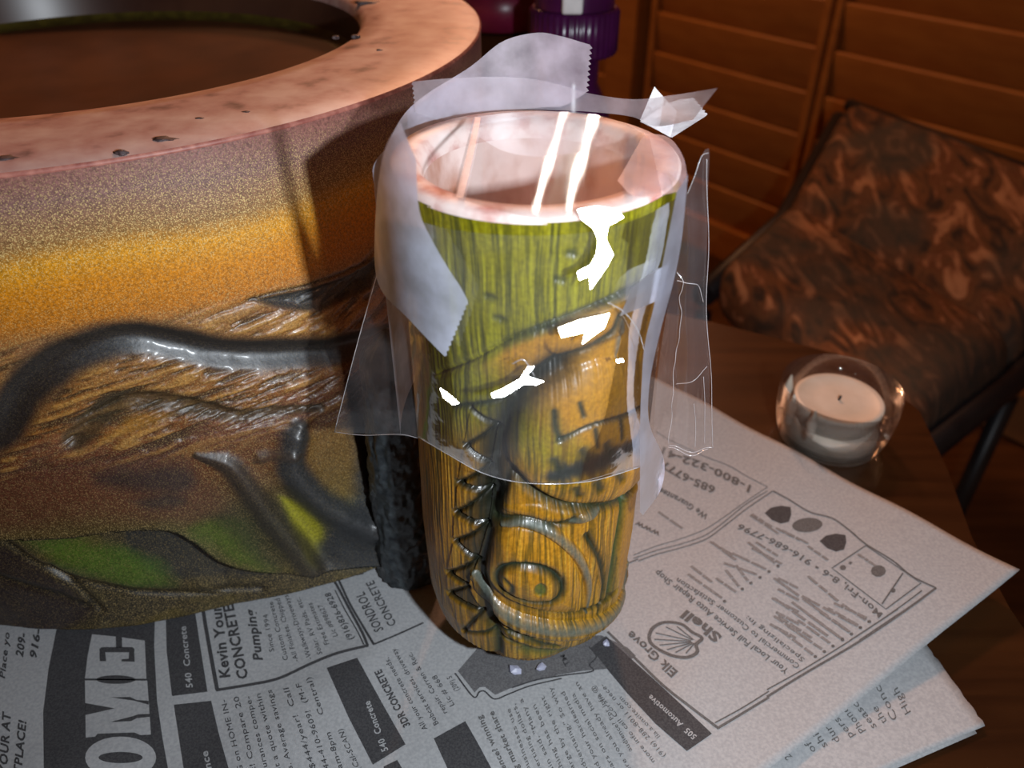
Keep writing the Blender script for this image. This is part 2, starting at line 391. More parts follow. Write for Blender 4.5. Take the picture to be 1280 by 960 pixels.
# large brow bulge
brow_px = [(634, 530), (665, 500), (710, 470), (760, 450), (806, 455), (818, 520), (812, 585), (790, 612), (745, 632), (700, 630), (665, 612), (640, 590), (625, 560)]
Ib, Db, Pb = plate(brow_px, 1.0, 1.4, None, 0, 3.2)
groove([(700, 462), (662, 488), (634, 520), (618, 560), (612, 600), (606, 640)], 4.6, 2.6, cdark, .95)
groove([(645, 598), (665, 617), (700, 634), (745, 637), (790, 620), (812, 598)], 1.8, 1.8)
groove([(692, 512), (693, 530), (698, 545)], .9, .6); groove([(698, 545), (740, 525), (800, 502)], .8, .7)
for p in ([(740, 532), (743, 555)], [(722, 500), (726, 515)], [(770, 520), (772, 545)]): groove(p, .6, .4, sm=False)
# dark bitten band with teeth on the brow
band = TP([(692, 592), (720, 582), (755, 570), (795, 545)]); D, T, Sd = dist(Uw, Zg, band)
q = D/(.0042*(.6+.6*vn(T*22, T*0, 3))); H -= .0009*np.exp(-q*q); col = mixc(col, lin((26, 34, 28)), 1.*np.exp(-q**4*.8))
for (x, y) in ((694, 575), (728, 563), (757, 556), (720, 612), (745, 604), (770, 592), (793, 560)): groove([(x-3, y-4), (x+2, y+5)], 1.3, .7, sm=False, cm=.85)
# middle moulding between brow and eye
ridge([(630, 640), (665, 642), (700, 650), (735, 645), (765, 632), (800, 610)], 3.4, 1.0)
# long hollow left of the face
groove([(612, 620), (607, 650), (604, 685), (597, 712), (606, 750), (612, 780)], 3.0, 2.4, cdark, .95)
groove([(640, 590), (628, 615), (616, 635)], 1.5, 1.0, cdark)
groove([(616, 655), (650, 653), (690, 660), (720, 652)], 1.6, 1.2)
# eye mound, lids and pupil
eye_px = [(605, 690), (615, 668), (645, 660), (685, 668), (712, 690), (726, 722), (727, 762), (700, 768), (660, 762), (628, 748), (606, 722)]
Ie, De, Pe = plate(eye_px, .8, 1.2, None, 0, 3.4)
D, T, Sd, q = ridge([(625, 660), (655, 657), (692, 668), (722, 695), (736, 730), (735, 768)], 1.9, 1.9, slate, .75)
lidm = (q < .95)
groove([(735, 672), (752, 705), (757, 740), (752, 768)], 1.0, 1.0)
ell = [(622+40*0, 718)]
def ellp(cx, cy, a, b, rot, n=20): return [(cx+a*math.cos(t)*math.cos(rot)-b*math.sin(t)*math.sin(rot), cy+a*math.cos(t)*math.sin(rot)+b*math.sin(t)*math.cos(rot)) for t in np.linspace(0, 2*PI, n, endpoint=False)]
al = ellp(661, 724, 40, 24, .22); groove(al+[al[0]], 1.3, 1.5, moss, .95)
al2 = ellp(660, 723, 33, 18, .22); Ia, Da, Pa = plate(al2, .2, .8, None, 0, .9)
gl_ = ellp(674, 727, 8, 8, 0); Ip, Dp, Pp = plate(gl_, -.9, .9, lin((64, 84, 34)), .85)
groove([(633, 716), (641, 724), (640, 735)], .7, .5)
# cheek to the right with two deep flutes
ridge([(742, 650), (750, 690), (757, 740)], 3.0, .6)
groove([(786, 622), (779, 660), (771, 700), (766, 745)], 2.0, 1.7, lin((30, 62, 34)), .92)
groove([(798, 640), (795, 690), (785, 735)], 1.2, 1.1)
ridge([(715, 655), (735, 648), (752, 640)], 2.0, .9, slate, .6)
# thick lower lip
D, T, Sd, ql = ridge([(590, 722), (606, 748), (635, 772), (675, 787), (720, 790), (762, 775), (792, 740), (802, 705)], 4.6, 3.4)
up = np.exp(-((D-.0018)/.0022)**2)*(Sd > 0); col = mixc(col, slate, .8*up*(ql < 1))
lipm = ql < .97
groove([(600, 712), (625, 742), (655, 758), (700, 768), (745, 762), (775, 740)], 1.0, 1.0, moss, .8)
# chin below
ridge([(620, 782), (650, 800), (690, 812)], 2.2, 1.5)
groove([(618, 786), (645, 794), (672, 806), (700, 816)], 1.0, 1.2, moss); groove([(625, 800), (660, 815)], .9, 1.0)
groove([(617, 780), (619, 805), (617, 835)], 2.2, 1.8, lin((34, 44, 14)))
groove([(575, 794), (600, 795), (615, 793)], .8, .8); groove([(655, 820), (700, 826), (740, 818)], 2.4, 1.6, lin((60, 74, 40)), .8)
# zigzag border: carved triangles
zig = [(584, 515), (616, 543), (575, 562), (606, 592), (568, 607), (604, 625), (565, 643), (604, 664), (565, 678), (592, 705), (557, 717), (583, 735), (557, 743), (600, 768), (573, 794)]
for i in range(len(zig)-1): groove([zig[i], zig[i+1]], .85, 1.0, cdark, .93, sm=False)
tri = []
for i in range(0, len(zig)-2, 2):
    a, b, c = zig[i], zig[i+1], zig[i+2]; P = TP([a, b, c], False); I = inside(Uw, Zg, P); tri.append(I)
    H += np.where(I, .0003, 0)
for i in range(1, len(zig)-2, 2):
    P = TP([zig[i], zig[i+1], zig[i+2]], False); I = inside(Uw, Zg, P); col = mixc(col, cdark, .75*I*ss(.0, .004, Uw-TP([zig[i-1]], False)[0, 0])); H -= np.where(I, .0007, 0)
# the far side carries plain bark with a row of notches
# fine knots in the collar
for (x, y) in ((610, 372), (714, 316), (622, 400), (700, 350)): groove([(x-3, y), (x+4, y+2)], .9, .5, sm=False, cm=.7)
fade = ss(1.72, 1.5, np.abs(np.where(A > PI, A-2*PI, A))); H *= .3+.7*fade
H *= ss(.0, .006, TZ-Zg)*.9+.1
for k, I in enumerate(tri): reg[I] = 20+k
reg[Ib & (Db > .0006)] = 1
reg[Ie & (De > .0004)] = 2; reg[Ia & (Da > .0003)] = 3; reg[Ip] = 4
reg[lidm & ~Ia] = 5; reg[lipm] = 6; reg[I1] = 7
R_ = rad+H
X = np.stack([TX+R_*np.sin(A), TY-R_*np.cos(A), Zg], -1)
M['carved'] = painted('carved_glaze', .42, .18, 1900, (.6, .45, .1), .12, .0003, .2)
tum = empty('tiki_tumbler', (TX, TY, .0022), 'tall carved yellow and olive ceramic tumbler wrapped in tape, standing on the newspaper', 'tumbler')
grid_parts(tum, X, col, np.zeros(U.shape), reg, [(0, 'body'), (1, 'carved_brow'), (2, 'carved_eye'), (3, 'eyeball'), (4, 'pupil'), (5, 'eyelid'), (6, 'carved_lip'), (7, 'carved_leaf')]+[(20+k, 'carved_tooth') for k in range(len(tri))], M['carved'],
           labels={'carved_lip': 'thick curved lip with a grey upper edge', 'pupil': 'small green hollow pupil', 'eyelid': 'grey curved lid over the eye'})
# rim, inside and foot
M['bisque'] = mat('pink_bisque', (.75, .6, .56), .55)
cr = add_noise(M['bisque'], (.50, .20, .17), (.80, .66, .62), (1, 1, 1), 95, detail=8, lo=.32, hi=.52, bump=.15)
e = cr.color_ramp.elements.new(.7); e.color = (.86, .77, .74, 1)
M['inner'] = mat('inner_glaze', (.7, .5, .45), .35)
cr = add_noise(M['inner'], (.42, .19, .12), (.80, .66, .62), (1, 1, .7), 42, detail=8, lo=.38, hi=.56)
def wob(a, z): return .012*math.sin(3*a+1)+.006*math.sin(7*a)
bm = bmesh.new(); bm_lathe(bm, [(.0394, TZ-.0005-.0022), (.0394, TZ+.0008-.0022), (.0386, TZ+.0018-.0022), (.0355, TZ+.0020-.0022), (.0325, TZ+.0014-.0022), (.0310, TZ-.0010-.0022), (.0303, TZ-.004-.0022)], 120, rib=lambda a, z: .006*math.sin(3*a+1)); obj('rim', bm, M['bisque'], tum)
bm = bmesh.new(); r = bm_lathe(bm, [(.0303, TZ-.0062), (.0297, TZ-.012), (.0290, TZ-.022), (.0270, TZ-.032), (.024, TZ-.040), (.014, TZ-.045), (.002, TZ-.046)], 96, rib=lambda a, z: .006*math.sin(3*a+1)); bm.faces.new(r[-1]); obj('inner_wall', bm, M['inner'], tum)
bm = bmesh.new(); r = bm_lathe(bm, [(.0238, .0001), (.022, .0000), (.01, .0000)], 96); bm.faces.new(r[-1]); obj('foot', bm, M['bisque'], tum)

# ================================================================= TIKI BOWL
BX, BY, BZ = -.204, .394, .185
BR = .1895; BI = .132
def bbot(ph): return np.interp(ph, [-3.2, -.8, -.3, 0, .17, .46, .63, .75, .82, .95, 1.15, 1.4, 2.2, 3.2], [.190, .19, .190, .193, .198, .205, .216, .224, .218, .208, .210, .205, .195, .190])
def b_r0(ph, z):
    k = np.clip(z/BZ, 0, 1); return bbot(ph)*(1-k)+BR*k-.004*np.sin(PI*k)
def b_uv(px, py):
    d = ray(px, py); r = .195
    for _ in range(14):
        ox, oy = -BX, -BY; a = d[0]**2+d[1]**2; b = 2*(ox*d[0]+oy*d[1]); c = ox*ox+oy*oy-r*r; Dd = max(b*b-4*a*c, 0)
        q = O+d*((-b-math.sqrt(Dd))/(2*a)); ph = math.atan2(q[0]-BX, -(q[1]-BY)); r = float(b_r0(ph, q[2]))
    return np.array([ph*.2, q[2]])
def BP(pts, sm=True, n=5):
    q = np.array([b_uv(*p) for p in pts]); return smoothpoly(q, n) if sm else q
ph = np.concatenate([np.linspace(-.5, 1.45, 760), np.linspace(1.45, 2*PI-.5, 110)[1:-1]])
zz = np.linspace(.0022, BZ, 430)
A, Zg = np.meshgrid(ph, zz); Uw = np.where(A > PI, (A-2*PI), A)*.2; U = Uw
AA = np.where(A > PI, A-2*PI, A)
H = np.zeros(U.shape); reg = np.zeros(U.shape, int)
# glaze bands from the rim down, as levels along the wall
lv = lambda y: float(BP([(200, y)], False)[0][1])
wv = Zg+.0035*(fbm(U*22, Zg*30, 3, 4)-.5)*2+(.10-U)*.045*0
ys = [192, 235, 285, 310, 345, 385, 410, 460, 520, 560, 600, 640, 680, 760]
cs = [(140, 92, 84), (132, 98, 92), (150, 108, 60), (214, 146, 22), (206, 128, 12), (186, 112, 24), (150, 104, 60), (140, 92, 44), (124, 74, 32), (84, 44, 28), (90, 52, 26), (72, 54, 30), (62, 66, 28), (66, 56, 24)]
zs = [lv(y) for y in ys]; o_ = np.argsort(zs); cl_ = np.array([lin(c) for c in cs])[o_]; zs = np.array(zs)[o_]
col = np.stack([np.interp(wv, zs, cl_[:, k]) for k in range(3)], -1)
spk = np.interp(wv, np.array([lv(y) for y in (420, 400, 340, 300, 260, 225, 200, 190)]), [.25, .35, .30, .85, .75, .45, .15, 0])
spk = np.maximum(spk, .25*(Zg < lv(400)))
# brushed wood grain
gy = Zg-.22*U+.010*fbm(U*10, Zg*14, 2, 8)
gn = fbm(U*75, gy*560, 4, 9); gm = ss(lv(395), lv(425), Zg)*0+ (1-ss(lv(425), lv(385), Zg))*ss(lv(590), lv(550), Zg)
Dbw, _, _ = dist(U, Zg, BP([(-40, 566), (0, 541), (27, 497), (69, 458), (119, 433), (165, 424), (220, 431), (284, 443), (357, 443), (440, 434), (490, 420)])); gm = gm*ss(.0055, .009, Dbw)
gs = ss(.47, .34, gn)*gm; H += -.0007*gs+.00045*ss(.53, .66, gn)*gm
col = mixc(col, lin((48, 34, 26)), .80*gs); col = mixc(col, lin((196, 146, 70)), .45*ss(.55, .66, gn)*gm)
col = mixc(col, lin((112, 66, 50)), .5*ss(.5, .7, fbm(U*30, Zg*90, 3, 12))*gm)
coal = lin((34, 36, 38)); brow_sheen = lin((66, 70, 74)); blk = lin((16, 17, 17))
def bridge(pts, wmm, hmm, c=coal, cm=.9, cw=1.0, taper=.5, prof=None):
    global H, col, spk
    D, T, Sd = dist(Uw, Zg, BP(pts)); k = np.interp(T, [0, .12, .85, 1], [taper, 1, 1, taper]) if prof is None else np.interp(T, prof[0], prof[1])
    q = D/(wmm*mm*k); H += hmm*mm*k*np.exp(-(q**2)*1.6)
    m = cm*ss(1.25*cw, .55*cw, q+.35*(fbm(U*90, Zg*90, 3, 3)-.5)); col = mixc(col, c, m); spk = spk*(1-m*.85); return D, T, Sd, q
def bgroove(pts, wmm, dmm, c=blk, cm=.85, sm=True):
    global H, col
    D, T, Sd = dist(Uw, Zg, BP(pts, sm)); q = D/(wmm*mm); H -= dmm*mm*np.exp(-q*q*1.6); col = mixc(col, c, cm*np.exp(-q*q*.9)); return D, T, Sd
def btint(pts, c, cm, soft=3.):
    global col, spk
    P = BP(pts+[pts[0]]); I = inside(Uw, Zg, P); D, _, _ = dist(Uw, Zg, P); e = np.where(I, D, -D)/(soft*mm)+1.4*(fbm(U*70, Zg*70, 4, 6)-.5)
    m = cm*ss(-.6, 1, e); col = mixc(col, c, m); spk = spk*(1-m*.6); return I, D
# lower band: overhanging edge, then a hollow
edge = BP([(-60, 668), (0, 669), (82, 667), (151, 656), (206, 656), (238, 672), (275, 699), (320, 711), (390, 713), (460, 705), (520, 688)])
D, T, Sd = dist(Uw, Zg, edge); lowr = (Sd < 0)
H += np.where(lowr, -.0050*ss(0, .0022, D)*np.exp(-D/.030), .0026*np.exp(-D/.010))
colL = np.empty_like(col); colL[:] = lin((60, 54, 34)); fl = fbm(U*30, Zg*60, 4, 21)
colL = mixc(colL, lin((70, 60, 28)), ss(.4, .6, fl)); colL = mixc(colL, lin((40, 36, 32)), .7*ss(.5, .65, fbm(U*60, Zg*60, 3, 22)))
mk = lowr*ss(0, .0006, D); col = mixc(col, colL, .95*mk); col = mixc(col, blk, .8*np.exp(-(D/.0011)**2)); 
btint([(150, 660), (230, 668), (280, 705), (350, 716), (300, 730), (200, 722), (160, 700)], coal, .85, 2.5)
btint([(20, 680), (80, 678), (150, 688), (200, 715), (212, 738), (150, 738), (90, 722), (50, 700)], lin((66, 96, 24)), .75, 6)
btint([(0, 690), (60, 725), (118, 765), (80, 790), (-40, 800), (-60, 700)], lin((38, 30, 34)), .9, 3)
H_save = None
bgroove([(-40, 672), (0, 686), (46, 713), (87, 728), (151, 741), (230, 747), (330, 742)], 2.2, 1.2)
bgroove([(60, 716), (95, 738), (125, 765)], 2.0, 1.2)
D, T, Sd = dist(Uw, Zg, BP([(-20, 684), (46, 713), (87, 728), (151, 741), (230, 747)])); H += np.where(Sd > 0, .0010*np.exp(-((D-.008)/.006)**2), 0)
bgroove([(-20, 722), (60, 745), (110, 762)], 2.0, .8)
# purple-brown cheek
btint([(-40, 600), (60, 575), (180, 560), (250, 590), (300, 640), (240, 650), (150, 648), (0, 655), (-60, 660)], lin((84, 46, 36)), .55, 7)
btint([(110, 590), (160, 578), (225, 580), (240, 605), (180, 618), (125, 608)], lin((36, 32, 34)), .8, 5)
btint([(150, 620), (200, 612), (230, 622), (190, 632)], coal, .7, 3)
I, D = btint([(235, 655), (300, 640), (330, 690), (340, 708), (290, 700), (255, 675)], lin((66, 84, 22)), .8, 4)
btint([(255, 640), (310, 620), (360, 690), (330, 705)], lin((40, 38, 30)), .6, 4)
I, D = btint([(350, 622), (375, 628), (405, 660), (408, 695), (385, 700), (362, 660)], lin((136, 132, 22)), .95, 2.2)
D2, _, _ = dist(Uw, Zg, BP([(352, 620), (385, 660), (400, 700)])); H -= .0022*np.exp(-(D2/.005)**2)
btint([(378, 540), (430, 530), (465, 540), (455, 620), (420, 625), (385, 590)], lin((104, 78, 30)), .6, 4)
btint([(405, 640), (470, 610), (520, 600), (530, 700), (440, 708), (410, 690)], lin((40, 42, 45)), .95, 4)  # this and the next two tints put the shadow beside the tumbler into colour
btint([(462, 540), (530, 500), (530, 640), (480, 640)], lin((44, 48, 52)), .95, 5)
btint([(428, 480), (478, 460), (480, 706), (398, 706), (412, 650), (438, 600)], lin((40, 43, 46)), .93, 5)
# dark feather patch under the rim
I, D = btint([(310, 375), (350, 387), (395, 390), (445, 372), (480, 350), (482, 318), (430, 345), (370, 362)], lin((50, 56, 60)), .95, 1.4)
H -= np.where(I, .0026*(1-np.exp(-(D/.0016)**2)), 0)
bgroove([(312, 375), (345, 366), (400, 352), (470, 322)], .9, .5)
# long brow
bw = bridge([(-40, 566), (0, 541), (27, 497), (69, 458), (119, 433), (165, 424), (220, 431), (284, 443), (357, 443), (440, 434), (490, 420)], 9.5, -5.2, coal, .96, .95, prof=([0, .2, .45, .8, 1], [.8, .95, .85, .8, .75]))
m = ss(1, .6, bw[3])*ss(.2, .5, bw[1])*ss(0, .002, bw[0]); col = mixc(col, brow_sheen, .7*m*(bw[2] < 0)); bwm = bw[3] < .9  # lighter lower half paints the flash sheen into the brow
D, T, Sd = dist(Uw, Zg, BP([(100, 425), (165, 405), (220, 412), (284, 424), (357, 424), (440, 415), (490, 402)])); H += .0012*np.exp(-(D/.0040)**2)
# lower lid ridge
l2 = bridge([(92, 552), (124, 522), (160, 504), (206, 503), (257, 512), (300, 520), (348, 514), (402, 510)], 4.4, -2.8, lin((58, 52, 38)), .75, 1., prof=([0, .3, .7, 1], [1.0, 1.2, .7, .4]))
btint([(125, 548), (170, 520), (220, 518), (205, 530), (150, 548)], lin((160, 112, 36)), .6, 2.5)
bgroove([(120, 516), (160, 494), (206, 491), (257, 502), (300, 513)], 1.4, -.5, lin((38, 30, 22)), .6)
# claws
c3 = bridge([(372, 532), (364, 552), (362, 582), (388, 616), (425, 642), (462, 660)], 6.0, 5.0, lin((46, 48, 50)), .97, 1.0, prof=([0, .1, .6, 1], [.7, 1, 1.1, 1.2]))
c4 = bridge([(245, 568), (285, 580), (316, 617), (348, 658), (388, 706)], 6.0, 3.6, lin((46, 42, 38)), .85, 1.0, prof=([0, .2, .6, 1], [.25, .7, 1.0, 1]))
c5 = bridge([(462, 660), (480, 632), (505, 618)], 4.0, 3.4, lin((48, 50, 52)), .9)
c6 = bridge([(318, 575), (340, 566), (368, 562)], 2.6, 1.3, lin((60, 50, 42)), .6)
H += .0022*np.exp(-((Uw-b_uv(200, 630)[0])/.03)**2-((Zg-b_uv(200, 630)[1])/.014)**2)
H += .0006*(fbm(U*120, Zg*120, 3, 14)-.5)*(Zg < lv(420))
H *= ss(0, .008, BZ-Zg)
reg[bwm] = 1; reg[l2[3] < .8] = 2; reg[(c3[3] < .95)] = 3; reg[c4[3] < .9] = 4
reg[lowr & (D >= -1)] = np.where(reg[lowr] == 0, 5, reg[lowr])
R_ = b_r0(AA, Zg)+H
R_ -= .004*(1-ss(0, .004, Zg))
X = np.stack([BX+R_*np.sin(A), BY-R_*np.cos(A), Zg], -1)
M['bowl_glaze'] = painted('bowl_glaze', .43, .06, 2500, (.85, .62, .25), .20, .0004, .16)
bowl = empty('tiki_bowl', (BX, BY, .0022), 'large wide ceramic bowl with gold band, dark carved brow and pink rim', 'bowl')
grid_parts(bowl, X, col, spk, reg, [(0, 'wall'), (1, 'carved_brow'), (2, 'carved_eyelid'), (3, 'carved_claw'), (4, 'carved_claw'), (5, 'carved_base')], M['bowl_glaze'],
           labels={'carved_brow': 'long dark grey curved brow ridge', 'carved_base': 'green and brown lower edge'})
M['rim_pink'] = mat('pink_rim', (.6, .4, .35), .5)
cr = add_noise(M['rim_pink'], (.13, .08, .08), (.40, .25, .235), (1, 1, 1), 70, detail=9, lo=.28, hi=.42, bump=.12)
e = cr.color_ramp.elements.new(.52); e.color = (.46, .33, .31, 1); e = cr.color_ramp.elements.new(.68); e.color = (.55, .45, .42, 1)
M['rim_line'] = mat('red_rim_line', (.42, .12, .09), .5); add_noise(M['rim_line'], (.30, .09, .07), (.5, .2, .15), (1, 1, 1), 300)
zo = BZ-.0022
bm = bmesh.new(); bm_lathe(bm, [(BR, zo), (BR+.0003, zo+.0007), (BR-.0006, zo+.0014)], 240); obj('rim_line', bm, M['rim_line'], bowl)
bm = bmesh.new(); bm_lathe(bm, [(BR-.0006, zo+.0014), (BR-.004, zo+.0024), (BR-.014, zo+.0028), (BI+.014, zo+.0024), (BI+.004, zo+.0014), (BI+.001, zo-.001), (BI, zo-.004)], 240); obj('rim', bm, M['rim_pink'], bowl)
M['bowl_in'] = mat('brown_inner_glaze', (.10, .035, .02), .3); add_noise(M['bowl_in'], (.045, .018, .012), (.08, .035, .02), (1, 1, 1), 25, detail=6)
M['bowl_floor'] = mat('brown_floor_glaze', (.1, .04, .015), .3); add_noise(M['bowl_floor'], (.055, .022, .008), (.10, .042, .016), (1, 1, 1), 22, detail=7)
M['moss'] = mat('moss_glaze', (.06, .05, .008), .4); add_noise(M['moss'], (.05, .04, .008), (.09, .075, .012), (1, 1, 1), 200)
bm = bmesh.new(); bm_lathe(bm, [(BI, zo-.004), (BI-.001, zo-.010), (BI-.002, zo-.017)], 200); obj('inner_wall', bm, M['bowl_in'], bowl)
bm = bmesh.new(); bm_lathe(bm, [(BI-.002, zo-.017), (BI-.004, zo-.0195), (BI-.009, zo-.0205)], 200); obj('inner_ring', bm, M['moss'], bowl)
bm = bmesh.new(); r = bm_lathe(bm, [(BI-.009, zo-.0205), (BI-.03, zo-.024), (BI-.07, zo-.028), (.01, zo-.030)], 160); bm.faces.new(r[-1]); obj('inner_floor', bm, M['bowl_floor'], bowl)
# pits in the rim
pit = mat('dark_pit', (.05, .035, .04), .6); add_noise(pit, (.04, .028, .032), (.09, .06, .06), (1, 1, 1), 300)
for (px, py, a) in ((203, 175, .0028), (152, 191, .0014), (8, 199, .0026), (455, 3, .0040), (474, 64, .0010), (420, 47, .0010), (444, 46, .0012), (250, 150, .0010), (308, 142, .0012)):
    q = on_z(px, py, BZ+.0022); bm = bmesh.new(); bmesh.ops.create_icosphere(bm, subdivisions=3, radius=1)
    for v in bm.verts:
        k = 1+.3*math.sin(5*v.co.x+px)+.2*math.sin(4*v.co.y*2); v.co = (q[0]-BX+v.co.x*a*1.5*k, q[1]-BY+v.co.y*a*.8*k, zo+.0022+v.co.z*.0009)
    o = obj('pit', bm, pit, bowl); smooth(o.data)

# ================================================================= DARK PUTTY between bowl and tumbler
M['putty'] = mat('dark_putty', (.03, .035, .04), .32); add_noise(M['putty'], (.010, .013, .016), (.040, .048, .052), (1, 1, 1), 260, detail=9, bump=.5)
P0 = np.array([-.0440, .238]); nz_, na = 150, 110
V = []; Fc = []
for i in range(nz_+1):
    z = .0024+i/nz_*.118; k = i/nz_
    rx = .0150*(1-.35*k)*(1-max(0, (k-.9)/.1)**2*.9); ry = .017*(1-.25*k)*(1-max(0, (k-.9)/.1)**2*.9)
    for j in range(na):
        a = 2*PI*j/na; n_ = float(fbm(np.array(a*5+3), np.array(z*180), 4, 30))-.5; n2_ = float(vn(np.array(a*22.), np.array(z*900), 31))-.5
        s = 1+.20*n_+.03*n2_
        V.append((rx*s*math.cos(a)-.004*k*0, ry*s*math.sin(a)+.0*k, z-.0022))
for i in range(nz_):
    for j in range(na): Fc.append((i*na+j, i*na+(j+1) % na, (i+1)*na+(j+1) % na, (i+1)*na+j))
Fc.append(tuple(nz_*na+j for j in range(na))); Fc.append(tuple(reversed(range(na))))
o = obj('putty_seam', pydata('putty_seam', V, Fc), M['putty']); o.location = (P0[0], P0[1], .0022)
tag(o, 'rough dark grey putty seam joining the bowl to the tumbler', 'putty')

# ================================================================= NEWSPAPERS
def foot(x, y):
    return max(0., min(1., (min(math.hypot(x-TX, y-TY)-.043, math.hypot(x-BX, y-BY)-.232))/.03))
cor = on_z(1275, 712)
def hp(x, y):
    m = foot(x, y); m = m*m*(3-2*m)
    h = .0010+m*(.0011+.0011*math.sin(52*x+24*y+.7)+.0006*math.sin(95*x-60*y))
    d = ((x-.10)*.75+(y-.15)*.25)
    h += m*.011*max(0., min(1., d/.12))**1.6
    return h
def hp2(x, y): return .0006-.0020
def on_h(px, py, h=hp, off=0.):
    q = on_z(px, py, 0)
    for _ in range(8): q = on_z(px, py, h(q[0], q[1])+off)
    return q
def sheet_mesh(corners, h, nu, nv, thick=.00012, jag=0.):
    """corners a,b,c,d (xy); grid; a solid thin sheet"""
    a, b, c, d = [np.array(p[:2]) for p in corners]; V = []; Fc = []
    for s in (0, 1):
        for i in range(nu+1):
            for j in range(nv+1):
                u = i/nu; v = j/nv; p = (a*(1-u)+b*u)*(1-v)+(d*(1-u)+c*u)*v
                if jag:
                    if i in (0, nu): p = p+jag*(random.Random(i*31+j).random()-.5)*(b-a)/np.linalg.norm(b-a)
                V.append((p[0], p[1], h(p[0], p[1])-s*thick))
    n1 = (nu+1)*(nv+1); idx = lambda i, j: i*(nv+1)+j
    for i in range(nu):
        for j in range(nv):
            q = (idx(i, j), idx(i+1, j), idx(i+1, j+1), idx(i, j+1)); Fc.append(q); Fc.append(tuple(n1+k for k in reversed(q)))
    bd = [idx(i, 0) for i in range(nu+1)]+[idx(nu, j) for j in range(1, nv+1)]+[idx(i, nv) for i in range(nu-1, -1, -1)]+[idx(0, j) for j in range(nv-1, 0, -1)]
    for k in range(len(bd)):
        p, q = bd[k], bd[(k+1) % len(bd)]; Fc.append((q, p, p+n1, q+n1))
    return V, Fc
c_r = on_h(1275, 712); c_b = on_h(960, 962); e1 = on_h(830, 478)
d1 = (c_b-c_r)/np.linalg.norm(c_b-c_r); d2 = (e1-c_r)/np.linalg.norm((e1-c_r)[:2])
pa = c_r; pb = c_r+d1*.36; pd = c_r+d2*.62; pc = pb+d2*.62
news = empty('newspaper', (float(pa[0]), float(pa[1]), 0.), 'top newspaper sheet of classified advertisements under the bowl and tumbler', 'newspaper')
NB = np.array(news.location)
def loc(o, base): 
    for v in o.data.vertices: v.co -= Vector(base)
V, Fc = sheet_mesh([pa, pb, pc, pd], hp, 110, 190); o = obj('sheet', pydata('sheet', V, Fc), M['paper'], news); loc(o, NB)
q_r = on_z(1232, 907, -.0014); q_t = on_z(1150, 795, -.0014); q_b = on_z(1105, 962, -.0014)
f1 = (q_b-q_r)/np.linalg.norm(q_b-q_r); f2 = (q_t-q_r)/np.linalg.norm(q_t-q_r)
under = empty('newspaper', (float(q_r[0]), float(q_r[1]), -.002), 'lower newspaper sheet peeking out at the bottom right below the top sheet', 'newspaper')
UB = np.array(under.location)
V, Fc = sheet_mesh([q_r, q_r+f1*.30, q_r+f1*.30+f2*.12, q_r+f2*.12], hp2, 60, 60, jag=.0008); o = obj('sheet', pydata('sheet', V, Fc), M['paper2'], under); loc(o, UB)
q3 = on_z(1221, 917, -.0024); third = empty('newspaper', (float(q3[0]), float(q3[1]), -.003), 'bottommost newspaper sheet, a sliver showing under the other two', 'newspaper')
V, Fc = sheet_mesh([q3, q3+f1*.28, q3+f1*.28+f2*.09, q3+f2*.09], lambda x, y: -.0022, 20, 20); o = obj('sheet', pydata('sheet', V, Fc), M['paper2'], third); loc(o, np.array(third.location))

# ---- print
CR = {'A': (0, 700, 1182/320), 'B': (230, 690, 1067/300), 'C': (400, 780, 1280/300), 'D': (640, 780, 4.), 'E': (760, 640, 4.), 'F': (800, 500, 4.8), 'G': (940, 560, 4.), 'H': (960, 760, 4.)}
def cp(c, x, y): ox, oy, s = CR[c]; return ox+x/s, oy+y/s
class Block:
    def __init__(s): s.V = []; s.F = []
    def add(s, V, Fc): n = len(s.V); s.V += V; s.F += [tuple(n+k for k in f) for f in Fc]
    def build(s, name, m, parent, base, label=None):
        if not s.V: return
        o = obj(name, pydata(name, [(v[0]-base[0], v[1]-base[1], v[2]-base[2]) for v in s.V], s.F, False), m, parent)
        if label: o['label'] = label
        return o
_cache = {}
def glyphs(txt, bold=0., shear=0.):
    k = (txt, bold, shear)
    if k in _cache: return _cache[k]
    cu = bpy.data.curves.new('t', 'FONT'); cu.body = txt; cu.size = 1; cu.offset = bold; cu.shear = shear; cu.resolution_u = 2; cu.space_character = 1.06
    o = bpy.data.objects.new('t', cu); C.objects.link(o); dg = bpy.context.evaluated_depsgraph_get(); dg.update()
    me = o.evaluated_get(dg).to_mesh(); V = [(v.co.x, v.co.y) for v in me.vertices]; Fc = [tuple(p.vertices) for p in me.polygons]
    o.evaluated_get(dg).to_mesh_clear(); C.objects.unlink(o); bpy.data.objects.remove(o); bpy.data.curves.remove(cu)
    x0 = min(v[0] for v in V); x1 = max(v[0] for v in V)
    _cache[k] = ([((x-x0)/(x1-x0), y/.70) for x, y in V], Fc); return _cache[k]
def T(b, c, txt, pts, up, bold=.012, shear=0., h=hp, off=.00022):
    V, Fc = glyphs(txt, bold, shear); P = [np.array(cp(c, *p)) for p in pts]; s = CR[c][2]; up = np.array(up)/s
    P = smoothpoly(P, 6) if len(P) > 2 else np.array(P)
    L = np.concatenate([[0], np.cumsum(np.linalg.norm(np.diff(P, axis=0), axis=1))]); L /= L[-1]; out = []
    for u, v in V:
        x = np.interp(u, L, P[:, 0])+up[0]*v; y = np.interp(u, L, P[:, 1])+up[1]*v; out.append(tuple(on_h(x, y, h, off)))
    b.add(out, Fc)
